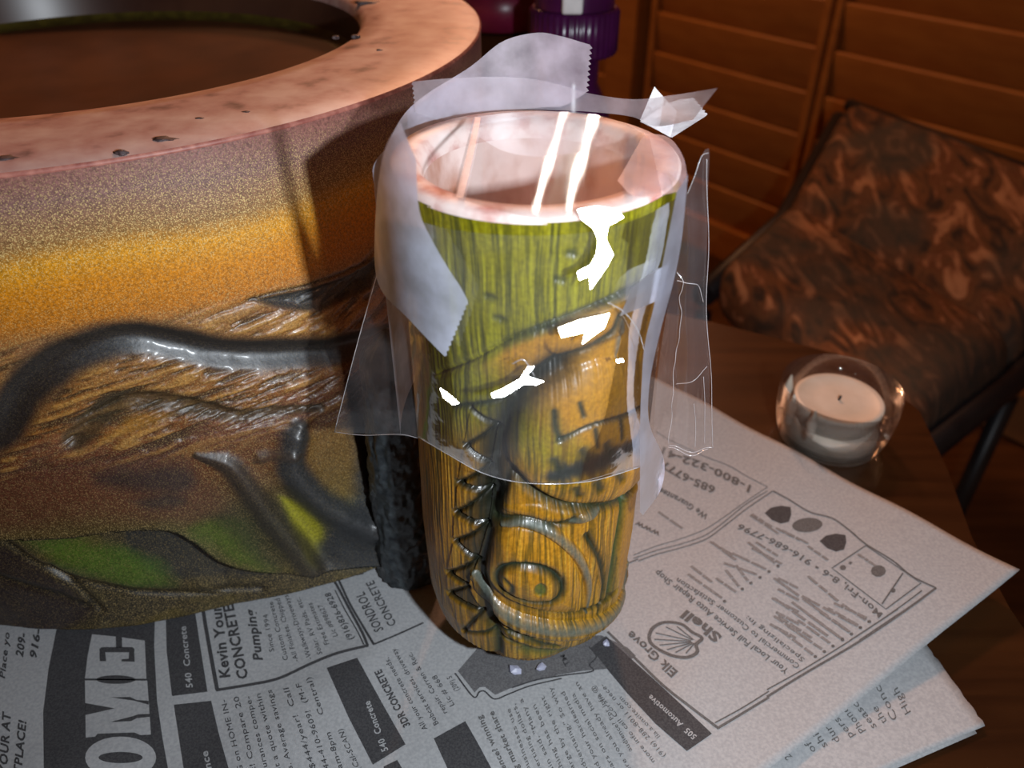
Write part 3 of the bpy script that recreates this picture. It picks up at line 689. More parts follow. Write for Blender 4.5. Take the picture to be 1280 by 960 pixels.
def POLY(b, c, pts, off=.00012, h=hp, step=14):
    """flat printed area: triangulated, cut fine enough to follow the sheet"""
    bm = bmesh.new(); vs = [bm.verts.new((*cp(c, *p), 0)) for p in pts]; bm.faces.new(vs); bmesh.ops.triangulate(bm, faces=bm.faces[:])
    for _ in range(5):
        ed = [e for e in bm.edges if e.calc_length() > step]
        if not ed: break
        bmesh.ops.subdivide_edges(bm, edges=ed, cuts=1); bmesh.ops.triangulate(bm, faces=[f for f in bm.faces if len(f.verts) > 3])
    bm.verts.index_update(); bmesh.ops.recalc_face_normals(bm, faces=bm.faces[:])
    V = [tuple(on_h(v.co.x, v.co.y, h, off)) for v in bm.verts]; Fc = []
    for f in bm.faces:
        ids = [v.index for v in f.verts]; a, b_, c_ = [np.array(V[k]) for k in ids[:3]]
        if np.cross(b_-a, c_-a)[2] < 0: ids = ids[::-1]
        Fc.append(tuple(ids))
    bm.free(); b.add(V, Fc)
def LINE(b, c, pts, w, off=.0002, sm=True, closed=False, h=hp):
    s = CR[c][2]; P = [np.array(cp(c, *p)) for p in pts]
    if closed: P.append(P[0])
    P = smoothpoly(P, 6) if sm and len(P) > 2 else np.array(P)
    Q = [P[0]]
    for i in range(len(P)-1):
        n = max(1, int(np.linalg.norm(P[i+1]-P[i])/10)); Q += [P[i]+(P[i+1]-P[i])*k/n for k in range(1, n+1)]
    Q = np.array(Q); W = np.array([on_h(x, y, h, off) for x, y in Q]); hw = w*.00028/s*.72
    t = np.gradient(W[:, :2], axis=0); t /= np.linalg.norm(t, axis=1)[:, None]+1e-12; n = np.stack([-t[:, 1], t[:, 0]], 1)*hw
    V = []; Fc = []
    for i in range(len(W)):
        V.append((W[i, 0]+n[i, 0], W[i, 1]+n[i, 1], W[i, 2])); V.append((W[i, 0]-n[i, 0], W[i, 1]-n[i, 1], W[i, 2]))
        if i: Fc.append((2*i-2, 2*i-1, 2*i+1, 2*i))
    b.add(V, Fc)
def ELL(cx, cy, a, b, rot=0., n=28): return ellp(cx, cy, a, b, rot, n)
def SM(b, c, p0, p1, w, n=3, h=hp):
    """a line of print too blurred to read: word-shaped dashes"""
    p0 = np.array(p0, float); p1 = np.array(p1, float); g = .05; x = 0
    ws = np.array([random.uniform(.5, 1.3) for _ in range(n)]); ws = ws/ws.sum()*(1-g*(n-1))
    for k in range(n):
        LINE(b, c, [tuple(p0+(p1-p0)*x), tuple(p0+(p1-p0)*(x+ws[k]))], w, sm=False, h=h); x += ws[k]+g
# HOME banner
b1 = Block(); b2 = Block(); b3 = Block()
POLY(b1, 'A', [(285, 190), (262, 315), (225, 500), (200, 700), (203, 985), (780, 985), (750, 820), (725, 650), (712, 400), (718, 150), (500, 120)])
b1.build('banner', M['ink'], news, NB, 'black banner strip')
POLY(b2, 'A', [(425, 343), (540, 354), (540, 372), (562, 374), (562, 357), (668, 372), (676, 548), (392, 547), (405, 440)], .00022)
POLY(b2, 'A', [(392, 556), (680, 557), (697, 806), (648, 808), (620, 796), (450, 802), (440, 815), (396, 820)], .00022)
POLY(b2, 'A', ELL(557, 912, 164, 97), .00022)
b2.build('headline', M['paper2'], news, NB, 'pale block letters reading OME')
for P in ([(535, 348), (563, 350), (564, 404), (536, 404)], [(470, 402), (612, 402), (622, 412), (620, 426), (462, 426), (458, 412)], [(459, 426), (486, 426), (490, 467), (461, 467)], [(596, 426), (620, 426), (622, 470), (560, 468), (562, 458), (594, 456)],
          ELL(535, 552, 90, 20), [(390, 548), (682, 550), (682, 556), (390, 554)], [(393, 660), (530, 685), (393, 716)],
          [(508, 634), (600, 632), (630, 646), (686, 650), (686, 668), (622, 650)], [(508, 748), (610, 722), (640, 712), (692, 710), (692, 724), (632, 730), (605, 744)], ELL(557, 912, 102, 26)):
    POLY(b3, 'A', P, .00032)
LINE(b3, 'A', [(560, 240), (600, 262), (650, 255), (680, 236)], 5)
b3.build('letter_counter', M['ink'], news, NB)
bl = Block(); LINE(bl, 'A', [(565, 242), (585, 262), (625, 268), (665, 255), (682, 238)], 5, off=.0003); POLY(bl, 'A', ELL(622, 236, 42, 22), .00030)
bl.build('emblem', M['paper2'], news, NB)
# left column
b = Block()
T(b, 'A', 'Place yo', [(22, 548), (45, 335)], (-26, -3), shear=.2, bold=.02); T(b, 'A', '209-', [(105, 450), (122, 340)], (-34, -5), shear=.2, bold=.03)
T(b, 'A', '916-', [(168, 452), (190, 320)], (-32, -5), shear=.2, bold=.03); T(b, 'A', 'YOUR AT', [(32, 985), (50, 700)], (-38, -3), shear=.2, bold=.03)
T(b, 'A', 'TPLACE!', [(98, 985), (122, 740)], (-36, -3), shear=.2, bold=.03); b.build('marketplace_notice', M['ink'], news, NB)
# section heads
for c, P in (('A', [(765, 200), (895, 200), (925, 400), (958, 608), (795, 628), (770, 420)]), ('A', [(803, 668), (975, 650), (1010, 800), (1062, 985), (852, 985)]),
             ('B', [(635, 515), (770, 470), (880, 670), (985, 855), (840, 945), (730, 730)]), ('C', [(608, 610), (775, 518), (850, 650), (925, 790), (690, 790)]),
             ('C', [(340, 760), (412, 725), (450, 790), (345, 800)]), ('D', [(395, 118), (470, 60), (700, 268), (860, 415), (1000, 548), (875, 635), (720, 500), (580, 350), (480, 230)])):
    b = Block(); POLY(b, c, P, .00018); b.build('section_head', M['ink'], news, NB)
for c, t_, P, up_ in (('A', '540  Concrete', [(890, 588), (858, 305)], (-30, 3)), ('A', 'Insurance', [(1010, 1110), (958, 880)], (-32, 6)), ('B', '540  Concrete', [(908, 880), (825, 660)], (-28, 11)), ('D', '505  Automotive', [(925, 560), (695, 352)], (-20, 20))):
    b = Block(); T(b, c, t_, P, up_, bold=.02, off=.0003); b.build('heading_text', M['paper2'], news, NB)
# pumping advert
b = Block()
LINE(b, 'B', [(78, 200), (90, 290), (118, 450), (148, 612)], 12); LINE(b, 'B', [(143, 614), (290, 590), (420, 562), (560, 498), (680, 450), (820, 415)], 11)
LINE(b, 'B', [(817, 416), (790, 352), (735, 252), (692, 170), (662, 118)], 9); LINE(b, 'B', [(800, 412), (770, 350), (715, 255), (672, 170)], 4)
LINE(b, 'B', [(682, 110), (735, 225), (790, 320), (845, 412)], 8); LINE(b, 'B', [(845, 410), (950, 366), (1065, 314)], 7); LINE(b, 'B', [(684, 118), (800, 96)], 5)
b.build('advert_border', M['ink'], news, NB)
b = Block()
T(b, 'B', 'Kevin Youn', [(205, 555), (163, 232)], (-46, 5), .03); T(b, 'B', 'CONCRETE', [(285, 560), (218, 232)], (-46, 8), .03)
T(b, 'B', 'Pumping', [(350, 480), (312, 250)], (-40, 8), .03, .2)
for t_, p, q in (('Since 1994', (402, 440), (372, 275)), ('Custom Concrete', (464, 478), (395, 220)), ('-All Finishes, Chipped', (510, 484), (425, 205)), ('-Walkways-Driveways', (570, 474), (462, 190)),
                 ('Solar, RV Pads, etc.', (616, 452), (515, 202)), ('Free Estimates', (646, 408), (568, 225)), ('Lic #898627', (684, 372), (615, 232))): T(b, 'B', t_, [p, q], (-22, 6), .0)
T(b, 'B', '(916)826-6928', [(755, 385), (650, 178)], (-26, 9), .015)
T(b, 'B', 'SONDROL', [(888, 345), (800, 175)], (-40, 14), .01); T(b, 'B', 'CONCRETE', [(945, 320), (842, 125)], (-34, 14), .01)
b.build('advert_text', M['ink'], news, NB)
b = Block()
for t_, p, q in (('G on HOME IN-', (265, 975), (186, 655)), ('E! Compare 20', (322, 975), (243, 640)), ('insurances compe-', (385, 1010), (295, 640)), ('get a quote within', (440, 1000), (340, 628)),
                 ('es. Average savings', (490, 985), (390, 612)), ('$444/year!  Call', (585, 960), (465, 602)), ('844-410-9609!  (M-F', (655, 985), (520, 582)), ('8am-8pm     Central)', (715, 985), (565, 555)), ('(Cal-SCAN)', (785, 965), (706, 785))):
    T(b, 'B', t_, [p, q], (-24, 6), .0)
T(b, 'C', '3DR CONCRETE', [(482, 538), (325, 240)], (-35, 17), .03)
for t_, p, q in (('All your concrete needs,', (574, 558), (365, 178)), ('Bobcat services, driveway', (634, 530), (402, 128)), ('repair. Corren & Rec.', (680, 470), (487, 150)), ('Lic # 668', (718, 430), (620, 270)), ('(209) 5', (745, 350), (700, 275))):
    T(b, 'C', t_, [p, q], (-25, 13), .0)
b.build('classified_text', M['ink'], news, NB)
# article
b = Block()
T(b, 'C', 'ence? winning', [(995, 770), (862, 485)], (-28, 13), .02); T(b, 'C', 'g market share', [(1065, 770), (925, 462)], (-28, 13), .02)
art = (('ousinesses use', (95, 730), (-10, 420)), ('vertising dollars,', (152, 730), (18, 398)), ('ain said, "Many a', (212, 730), (52, 370)), ('thing has been', (262, 730), (118, 400)), ('large by the right', (318, 730), (160, 358)),
       ('advertising." So why', (382, 730), (200, 312)), ('nd your hardearned', (450, 730), (262, 335)), ('llars on social media', (520, 730), (312, 345)), ('ere you already have an', (600, 730), (330, 288)), ('audience? For info @', (602, 630), (412, 305)),
       ('more info call Coralia', (716, 684), (440, 345)), ('(916) 288-8011 or nece-', (770, 655), (455, 298)), ('lia.a.onsite.com', (742, 560), (548, 362)))
for t_, p, q in art: T(b, 'D', t_, [p, q], (-18, 14), -.002)
b.build('article_text', M['ink_soft'], news, NB)
# plaque below the tumbler
b = Block(); POLY(b, 'C', [(735, 250), (825, 365), (850, 338), (880, 335), (935, 378), (1010, 345), (1120, 305), (1280, 270), (1400, 250), (1520, 240), (1660, 228), (1645, 200), (1685, 170), (1640, 125), (1500, 60), (900, 60)], .00008); b.build('plaque', M['plaque'], news, NB, 'dark grey printed plaque')
b = Block(); LINE(b, 'C', [(720, 262), (818, 388), (850, 362), (880, 360), (932, 400), (1010, 372), (1120, 330), (1290, 290)], 6); LINE(b, 'D', [(0, 318), (120, 280), (260, 256), (402, 236), (388, 204), (422, 162), (384, 112)], 6)
T(b, 'D', 'TM', [(290, 205), (262, 150)], (-22, 10), .02, off=.0003); b.build('plaque_border', M['ink'], news, NB)
# car shop advert
b = Block(); bs = Block()
LINE(b, 'D', [(478, 38), (620, 175), (760, 310), (900, 420), (1034, 522)], 11); LINE(b, 'D', [(1030, 520), (1150, 448), (1285, 366)], 9)
LINE(b, 'H', [(-5, 444), (180, 330), (420, 190), (560, 100), (705, 0)], 9); LINE(bs, 'H', [(-5, 408), (180, 305), (400, 170), (540, 78), (650, 5)], 5); LINE(bs, 'D', [(1015, 494), (1150, 420), (1285, 336)], 5)
LINE(b, 'G', [(540, 962), (700, 855), (800, 788), (920, 700)], 9); LINE(bs, 'G', [(490, 962), (660, 850), (780, 765), (850, 712)], 5)
LINE(b, 'G', [(106, 214), (190, 260), (290, 320), (400, 350), (480, 405), (570, 480), (700, 560), (800, 640), (922, 700)], 9); LINE(b, 'F', [(797, 545), (650, 645), (520, 745), (400, 832), (250, 885), (100, 925), (-10, 965)], 6)
LINE(bs, 'F', [(765, 545), (640, 622), (500, 735), (390, 812), (250, 862), (100, 902), (-40, 950)], 5); LINE(b, 'F', [(100, 190), (170, 235), (300, 297), (400, 342), (530, 392), (640, 456), (765, 520)], 5); LINE(bs, 'F', [(765, 522), (640, 605), (500, 705), (390, 775), (250, 830), (100, 875), (-40, 930)], 4)
LINE(bs, 'E', [(150, 235), (100, 255), (60, 262)], 6)
b.build('advert_border', M['ink_soft'], news, NB); 
b = Block(); T(b, 'E', 'Elk Grove', [(350, 798), (230, 690), (118, 592)], (-32, 30), .03); T(b, 'E', 'Shell', [(572, 622), (480, 550), (392, 490)], (-34, 34), .045)
T(b, 'E', 'Your Local Full Service Auto Repair Shop', [(908, 790), (700, 640), (480, 465), (250, 288)], (-22, 22), .018); T(b, 'E', 'Commercial to Customer Satisfaction', [(962, 765), (800, 650), (600, 490), (352, 328)], (-18, 20), .012)
b.build('shop_name_text', M['ink_soft'], news, NB); b = Block(); T(b, 'F', '1-800-322-41', [(668, 515), (560, 455), (400, 382), (240, 325), (140, 280)], (-15, 40), .03); T(b, 'F', '685-6777', [(455, 522), (290, 448), (140, 360)], (-15, 42), .03)
T(b, 'F', 'We Guarantee', [(415, 690), (270, 600), (125, 525)], (-22, 28), .025); T(b, 'F', 'www', [(125, 795), (-20, 725)], (-18, 28), .03)
b.build('phone_text', M['ink_soft'], news, NB); b = Block(); T(b, 'G', 'Mon-Fri, 8-6 • 916-686-7796', [(655, 828), (490, 690), (380, 615), (240, 525), (110, 455), (-60, 378)], (-20, 24), .02)
T(b, 'G', 'Specializing in:', [(-15, 862), (55, 895)][::-1], (-16, 16), .01) if False else None
b.build('opening_hours_text', M['ink_soft'], news, NB)
b = bs; P = [(205, 620), (225, 580), (280, 552), (365, 560), (420, 600), (470, 630), (442, 662), (446, 700), (400, 726), (330, 720), (260, 690), (215, 655)]; LINE(b, 'E', P, 14, closed=True)
for q in ((238, 604), (232, 636), (258, 665), (295, 688), (338, 702), (390, 706), (290, 574), (345, 572)): LINE(b, 'E', [(440+(q[0]-440)*.12, 648+(q[1]-648)*.12), q], 5, sm=False)
T(b, 'E', 'Specializing In:', [(985, 735), (700, 518)], (-16, 16), .01)
for (x, y) in ((850, 270), (805, 298), (760, 327), (715, 355), (672, 385), (583, 446)): POLY(b, 'E', ELL(x, y, 9, 8, n=10), .0002)
for (x, y) in ((588, 868), (543, 898), (497, 930), (452, 955)): POLY(b, 'G', ELL(x, y, 9, 8, n=10), .0002)
for (x, y) in ((505, 68), (462, 98), (418, 130), (373, 160), (325, 190), (282, 218), (237, 243)): POLY(b, 'H', ELL(x, y, 9, 8, n=10), .0002)
LINE(b, 'G', [(570, 487), (700, 575), (845, 675), (670, 805), (400, 600)], 5, sm=False, closed=True); LINE(b, 'G', [(755, 625), (650, 780)], 6, sm=False); POLY(b, 'G', ELL(455, 598, 16, 14, n=8)); POLY(b, 'G', ELL(492, 575, 9, 8, n=8))
POLY(b, 'G', ELL(632, 615, 38, 30, n=10)); POLY(b, 'G', ELL(705, 712, 14, 12, n=8))
b.build('shop_emblem', M['ink_soft'], news, NB, 'line drawing of a scallop shell with bullet points and small map')
b = Block()
sh = [(-72, -5), (-40, -32), (10, -42), (58, -35), (62, 0), (50, 38), (10, 48), (-35, 30)]
for x, y in ((135, 330), (410, 470)): POLY(b, 'G', [(x+p, y+q) for p, q in sh])
b.build('badge', M['ink'], news, NB, 'two dark shield badges')
b = Block(); POLY(b, 'G', ELL(277, 385, 76, 36, -.08)); b.build('badge', M['ink_soft'], news, NB, 'round grey badge between the shields')
b = Block()
for p, q in (((835, 255), (700, 150)), ((790, 285), (620, 205)), ((745, 312), (580, 255)), ((700, 345), (640, 265)), ((655, 372), (590, 290)), ((640, 240), (520, 150)), ((570, 430), (400, 310)), ((640, 400), (540, 330)), ((520, 350), (415, 270)), ((950, 380), (850, 330)),
             ((955, 440), (850, 385)), ((955, 500), (820, 430)), ((955, 560), (840, 500)), ((950, 600), (830, 520))): SM(b, 'E', p, q, 14, 2)
for p, q in (((575, 850), (410, 775)), ((530, 890), (250, 740)), ((490, 920), (110, 650)), ((445, 950), (200, 770)), ((380, 940), (110, 750)), ((300, 950), (130, 840)), ((220, 950), (90, 880)), ((430, 765), (280, 640)), ((380, 560), (280, 490)), ((240, 460), (120, 400)), ((100, 395), (0, 330)),
             ((150, 580), (0, 500)), ((130, 540), (20, 470)), ((620, 590), (530, 530))): SM(b, 'G', p, q, 14, 3)
for p, q in (((490, 60), (370, -20)), ((450, 85), (300, 0)), ((405, 118), (260, 20)), ((360, 148), (200, 30)), ((310, 175), (150, 60)), ((270, 205), (100, 90)), ((225, 232), (50, 100))): SM(b, 'H', p, q, 13, 3)
SM(b, 'F', (255, 770), (110, 670), 16, 2); SM(b, 'F', (560, 930), (420, 850), 15, 2); SM(b, 'F', (830, 800), (660, 690), 15, 2); SM(b, 'F', (1010, 860), (850, 780), 15, 2)
b.build('small_print', M['ink_pale'], news, NB)
# print on the lower sheet
b = Block()
for t_, p, q in (('High', (715, 518), (648, 395)), ('Conc', (650, 550), (560, 385)), ('the', (598, 568), (545, 488)), ('seaso', (545, 592), (440, 460)), ('Phone', (492, 610), (390, 495)), ('perso', (432, 638), (328, 515)), ('durin', (362, 662), (282, 545)), ('ship', (300, 688), (228, 588)), ('of y', (242, 712), (182, 620)), ('2 kn', (125, 745), (50, 680))):
    T(b, 'H', t_, [p, q], (-30, 19), .0, h=lambda x, y: -.0014, off=.0002)
b.build('column_text', M['ink_soft'], under, UB)

# ================================================================= TAPE
M['clear'] = film('clear_tape', .05, .05, .05, wr=.10, wscale=60, thru=.4)
M['clear_wrap'] = film('clear_tape_wrap', .035, .09, .035, wr=.14, wscale=90, thru=.3)
M['clear_mouth'] = film('clear_tape_mouth', .08, .04, .03, fres=.25, wr=.0, wscale=60, thru=.4)
M['frost'] = film('frosted_tape', .50, .35, .04, (.76, .80, 1.0), wr=.15, wscale=90, thru=.45)
M['frost2'] = film('frosted_tape_double', .68, .35, .04, (.76, .80, 1.0), wr=.15, wscale=70, thru=.45)
M['frost3'] = film('frosted_tape_thin', .32, .35, .04, (.78, .80, .95), wr=.15, wscale=90, thru=.45)
M['frost_left'] = film('frosted_tape_left', .74, .35, .04, (.66, .70, .86), wr=.15, wscale=80, thru=.35)
M['frost_rim'] = film('frosted_tape_rim', .42, .35, .03, (.50, .56, .80), wr=.1, wscale=80, thru=.3, fres=.05)
M['edge'] = film('tape_edge', .45, .15, .25, (.95, .95, 1.), thru=.2)
def patch(name, E1, E2, fn, m, label, nu=40, nv=24, serr=None, wave=None, parent=None, cat='tape', group=None):
    """tape lying between two drawn edges, each a smooth line; fn puts a drawn point in the room; serr: saw-cut ends"""
    def samp(E, n):
        P = smoothpoly(E, 8) if len(E) > 2 else np.array(E, float)
        L = np.concatenate([[0], np.cumsum(np.linalg.norm(np.diff(P, axis=0), axis=1))]); L /= L[-1]; t = np.linspace(0, 1, n+1)
        return np.stack([np.interp(t, L, P[:, 0]), np.interp(t, L, P[:, 1])], 1)
    a = samp(E1, nu); b = samp(E2, nu); V = []
    for i in range(nu+1):
        for j in range(nv+1):
            v = j/nv; p = a[i]*(1-v)+b[i]*v
            if serr and i == {'end': nu, 'start': 0}[serr[0]]:
                k = nu-1 if i == nu else 1; d = a[i]-a[k]; d = d/np.linalg.norm(d); p = p+d*serr[1]*(1 if j % 2 else -.3)
            q = fn(p[0], p[1], i/nu, v); V.append(q)
    Fc = [(i*(nv+1)+j, (i+1)*(nv+1)+j, (i+1)*(nv+1)+j+1, i*(nv+1)+j+1) for i in range(nu) for j in range(nv)]
    V = np.array(V); base = V.mean(axis=0); base[2] = V[:, 2].min()
    o = obj(name, pydata(name, V-base, Fc), m, parent); o.location = base
    if not parent: tag(o, label, cat, group)
    return o, V, base
cyl = lambda r: (lambda px, py, u, v: ray_cyl(px, py, r))
# film over the mouth: nearly flat, long soft folds
def mouth(px, py, u, v):
    q = on_z(px, py, TZ+.0034); x = q[0]-TX
    return q+np.array([0, 0, .000010*math.sin(x*330)+.000003*math.sin(x*900+1.2)])
patch('clear_tape', [(592, 146), (650, 140), (720, 140), (770, 150), (812, 172)], [(566, 246), (620, 262), (690, 276), (760, 270), (828, 244)], mouth, M['clear_mouth'],
      'clear tape stretched flat across the mouth of the tumbler', 90, 40)
patch('clear_tape', [(594, 146), (584, 190), (570, 246)], [(601, 147), (592, 192), (579, 248)], lambda a, b, u, v: on_z(a, b, TZ+.0046), M['frost3'], 'narrow cloudy fold of tape crossing the left of the tumbler mouth', 20, 3)
# wrap over the front
def wrapf(px, py, u, v):
    r = float(np.interp(py, [270, 300, 420, 500, 560, 610], [.0424, .0418, .0412, .0424, .0434, .0434]))+.0002*math.sin(px*.06+py*.025)+.00015*math.sin(px*.021-py*.05)
    return ray_cyl(px, py, r)
patch('clear_tape', [(500, 268), (560, 286), (640, 294), (730, 291), (800, 272), (845, 248)], [(522, 546), (560, 568), (605, 592), (660, 604), (735, 602), (806, 582)], wrapf, M['clear_wrap'],
      'wide clear tape wrapped around the front of the tumbler above the carved eye', 110, 90)
e_pts = smoothpoly([(522, 546), (560, 568), (605, 592), (660, 604), (735, 602), (806, 582)], 6)
bm = bmesh.new(); bm_tube(bm, [tuple(ray_cyl(x, y, .0436)) for x, y in e_pts], .00012, 5)
# flap towards the bowl
def flapL(px, py, u, v):
    w_ = on_plane(px, py, (-.033, .199, 0), np.array([-.35, -.94, .02])); return w_
patch('clear_tape', [(505, 372), (475, 330), (452, 410), (418, 540)], [(512, 380), (514, 430), (520, 500), (524, 546)], flapL, M['clear'], 'clear tape corner reaching left from the tumbler over the dark putty', 50, 20)
# flap hanging off the right
def flapR(px, py, u, v):
    q = on_plane(px, py, (.044, .209, 0), np.array([.15, -.98, 0])); return q+np.array([0, -1, 0])*(.0014*math.sin(px*.14)+.0008*math.sin(py*.045+px*.05))
patch('clear_tape', [(852, 250), (845, 330), (832, 400), (820, 480), (812, 582)], [(878, 192), (888, 196), (884, 330), (888, 470), (890, 560)], flapR, M['clear'], 'clear tape flap hanging in the air right of the tumbler', 60, 16)
# crumpled tear lines and folds in that flap (pieces of the flap)
def wire(pts, r, label, name='tape_crease'):
    P = smoothpoly(pts, 6); base = flapR(P[0][0], P[0][1], 0, 0); bm = bmesh.new()
    bm_tube(bm, [tuple(flapR(x, y, 0, 0)-base+np.array([0, -.0006, 0])) for x, y in P], r, 5); return bm, base
flap = [o for o in C.objects if o.get('label', '').startswith('clear tape flap')][0]
for pts in ([(846, 340), (853, 350), (849, 370), (852, 400), (846, 440), (842, 480), (840, 520), (836, 560)], [(886, 192), (876, 194), (868, 212), (858, 240)], [(846, 350), (870, 352), (880, 380)], [(845, 480), (868, 468), (884, 458)], [(838, 560), (860, 562), (891, 560)], [(836, 562), (860, 566), (886, 562)], [(866, 500), (869, 530), (868, 556)], [(879, 470), (882, 510), (881, 556)], [(884, 200), (886, 300), (884, 400), (890, 480), (891, 560)]):
    pj = [(x+(random.uniform(-1.2, 1.2) if len(pts) > 6 else 0), y) for x, y in smoothpoly(pts, 3)]
    bm, base = wire(pj, .00011, ''); o = obj('crease', bm, M['edge'], flap); o.location = Vector(base)-flap.location
wrap = [o for o in C.objects if o.get('label', '').startswith('wide clear tape')][0]
for pts in ([(522, 546), (560, 568), (605, 592), (660, 604), (735, 602), (806, 582)], [(760, 378), (780, 390), (797, 412), (806, 440)], [(640, 455), (655, 450), (668, 470)]):
    P = smoothpoly(pts, 6); W = [ray_cyl(x, y, .0437) for x, y in P]; bm = bmesh.new(); bm_tube(bm, [tuple(q-np.array(wrap.location)) for q in W], .00011, 5); obj('crease', bm, M['edge'], wrap)
lf = [o for o in C.objects if o.get('label', '').startswith('clear tape corner')][0]
for pts in ([(475, 330), (452, 410), (436, 470), (418, 540)], [(418, 540), (455, 544), (500, 543), (524, 548)]):
    P = smoothpoly(pts, 6); W = [flapL(x, y, 0, 0) for x, y in P]; bm = bmesh.new(); bm_tube(bm, [tuple(q-np.array(lf.location)) for q in W], .00013, 5); obj('edge', bm, M['edge'], lf)
# glint patches added on the wrap, outlined and turned to mirror the flash
M['flash_glint'] = film('flash_glint_film', .10, .22, .55, wr=0., thru=.2)
LV = np.array([0.098, -0.008, 0.258])
for k, P in enumerate(([(722, 262), (745, 258), (772, 262), (779, 272), (760, 282), (757, 300), (766, 318), (760, 330), (750, 345), (738, 362), (737, 345), (724, 350), (722, 340), (738, 332), (746, 318), (748, 300), (742, 285), (728, 275)],
          [(698, 410), (725, 400), (762, 392), (755, 410), (728, 430), (732, 415), (702, 422)], [(614, 492), (628, 486), (650, 474), (660, 458), (668, 458), (658, 470), (680, 477), (670, 481), (655, 480), (630, 496), (616, 497)],
          [(550, 485), (562, 493), (574, 504), (566, 506), (554, 497)], [(770, 450), (778, 448), (780, 452), (772, 454)])):
    P = np.array(P, float); c0 = P.mean(axis=0); base = ray_cyl(c0[0], c0[1], .0446)
    a = (O-base)/np.linalg.norm(O-base); b = (LV-base)/np.linalg.norm(LV-base); n = (a+b)/np.linalg.norm(a+b); bm = bmesh.new()
    n = n*.55+np.array([(base[0]-TX), base[1]-TY, 0])/.0478*.45; n /= np.linalg.norm(n)
    n = (a+b)/np.linalg.norm(a+b)
    W = [on_plane(x, y, base, n) for x, y in P]; bm.faces.new([bm.verts.new(tuple(q-np.array(wrap.location))) for q in W]); bmesh.ops.triangulate(bm, faces=bm.faces[:])
    o = obj('flash_glint', bm, M['flash_glint'], wrap)
# frosted collar standing up behind the rim
def back(r, lean=0.):
    def f(px, py, u, v):
        q = ray_cyl(px, py, r, True); return q
    return f
patch('frosted_tape', [(476, 200), (500, 150), (530, 120), (587, 84), (628, 52), (670, 41), (700, 45), (738, 56)], [(490, 205), (520, 172), (560, 154), (590, 146), (640, 138), (680, 134), (705, 132), (733, 116)],
      back(.0466), M['frost'], 'tall frosted tape strip standing up behind the tumbler rim with a saw-cut end', 70, 18, ('end', 3))
patch('frosted_tape', [(516, 102), (560, 98), (610, 96), (660, 98), (700, 106), (733, 116), (790, 124), (840, 119), (897, 110)], [(520, 142), (560, 152), (600, 144), (650, 138), (700, 138), (740, 140), (790, 146), (820, 158), (866, 150)],
      back(.0455), M['frost3'], 'low frosted tape strip running behind the rim and sticking out right in a point', 80, 14, ('start', 2))
patch('frosted_tape', [(800, 150), (818, 108)], [(838, 172), (846, 140)], lambda a, b, u, v: on_plane(a, b, (.042, .236, 0), np.array([0, -1, .2])), M['frost3'], 'small frosted tape tab pointing up beside the right of the rim', 6, 6)
patch('frosted_tape', [(800, 152), (838, 128), (866, 122)], [(840, 172), (862, 158), (884, 144)], lambda a, b, u, v: on_plane(a, b, (.042, .238, 0), np.array([0, -1, .2])), M['frost3'], 'short frosted tape piece overlapping the pointed strip end', 12, 12, ('end', 2))
# frosted strip down the left front
def leftf(px, py, u, v):
    return ray_cyl(px, py, float(np.interp(py, [150, 250, 450], [.0452, .0452, .0450])))
patch('frosted_tape', [(500, 152), (480, 190), (470, 260), (472, 352), (512, 400), (556, 446)], [(520, 200), (524, 262), (540, 300), (562, 338), (574, 356), (585, 376)], leftf, M['frost_left'],
      'wide frosted tape strip slanting down the left front of the tumbler', 60, 22, ('end', 2))
# strip carried on unseen round the back, added to fill out the flash shadow
M['frost_back'] = film('frosted_tape_back', .88, .35, .03, (.66, .70, .86), thru=.35)
ls = [o for o in C.objects if o.get('label', '').startswith('wide frosted tape strip')][0]; V = []; nA, nZ = 30, 16
for i in range(nA+1):
    a_ = math.radians(-84-80*i/nA)
    for j in range(nZ+1):
        z_ = (.098+.02*i/nA)*(1-j/nZ)+(TZ-.001)*j/nZ; rr = .0437; V.append((TX+rr*math.sin(a_)-ls.location.x, TY-rr*math.cos(a_)-ls.location.y, z_-ls.location.z))
obj('shadow_tail', pydata('shadow_tail', V, [(i*(nZ+1)+j, (i+1)*(nZ+1)+j, (i+1)*(nZ+1)+j+1, i*(nZ+1)+j+1) for i in range(nA) for j in range(nZ)]), M['frost_back'], ls)
# frosted piece over the right of the rim and down that side
patch('frosted_tape', [(806, 166), (836, 172), (854, 196), (860, 226)], [(772, 226), (790, 244), (815, 246), (846, 240)], lambda a, b, u, v: on_z(a, b, TZ+.0030), M['frost_rim'], 'frosted tape folded over the right side of the rim', 24, 20)
patch('frosted_tape', [(860, 218), (852, 300), (840, 360), (824, 420), (812, 480), (812, 530), (830, 575), (826, 612), (804, 644)], [(846, 240), (832, 310), (818, 380), (806, 430), (802, 480), (800, 530), (800, 560), (800, 600), (800, 640)],
      cyl(.0448), M['frost'], 'narrow frosted tape hanging down the right edge of the tumbler', 70, 8)
patch('frosted_tape', [(790, 360), (812, 342), (836, 330)], [(775, 395), (800, 385), (826, 374)], cyl(.0440), M['frost3'], 'small cloudy crumple of tape on the upper right of the olive band', 14, 8)
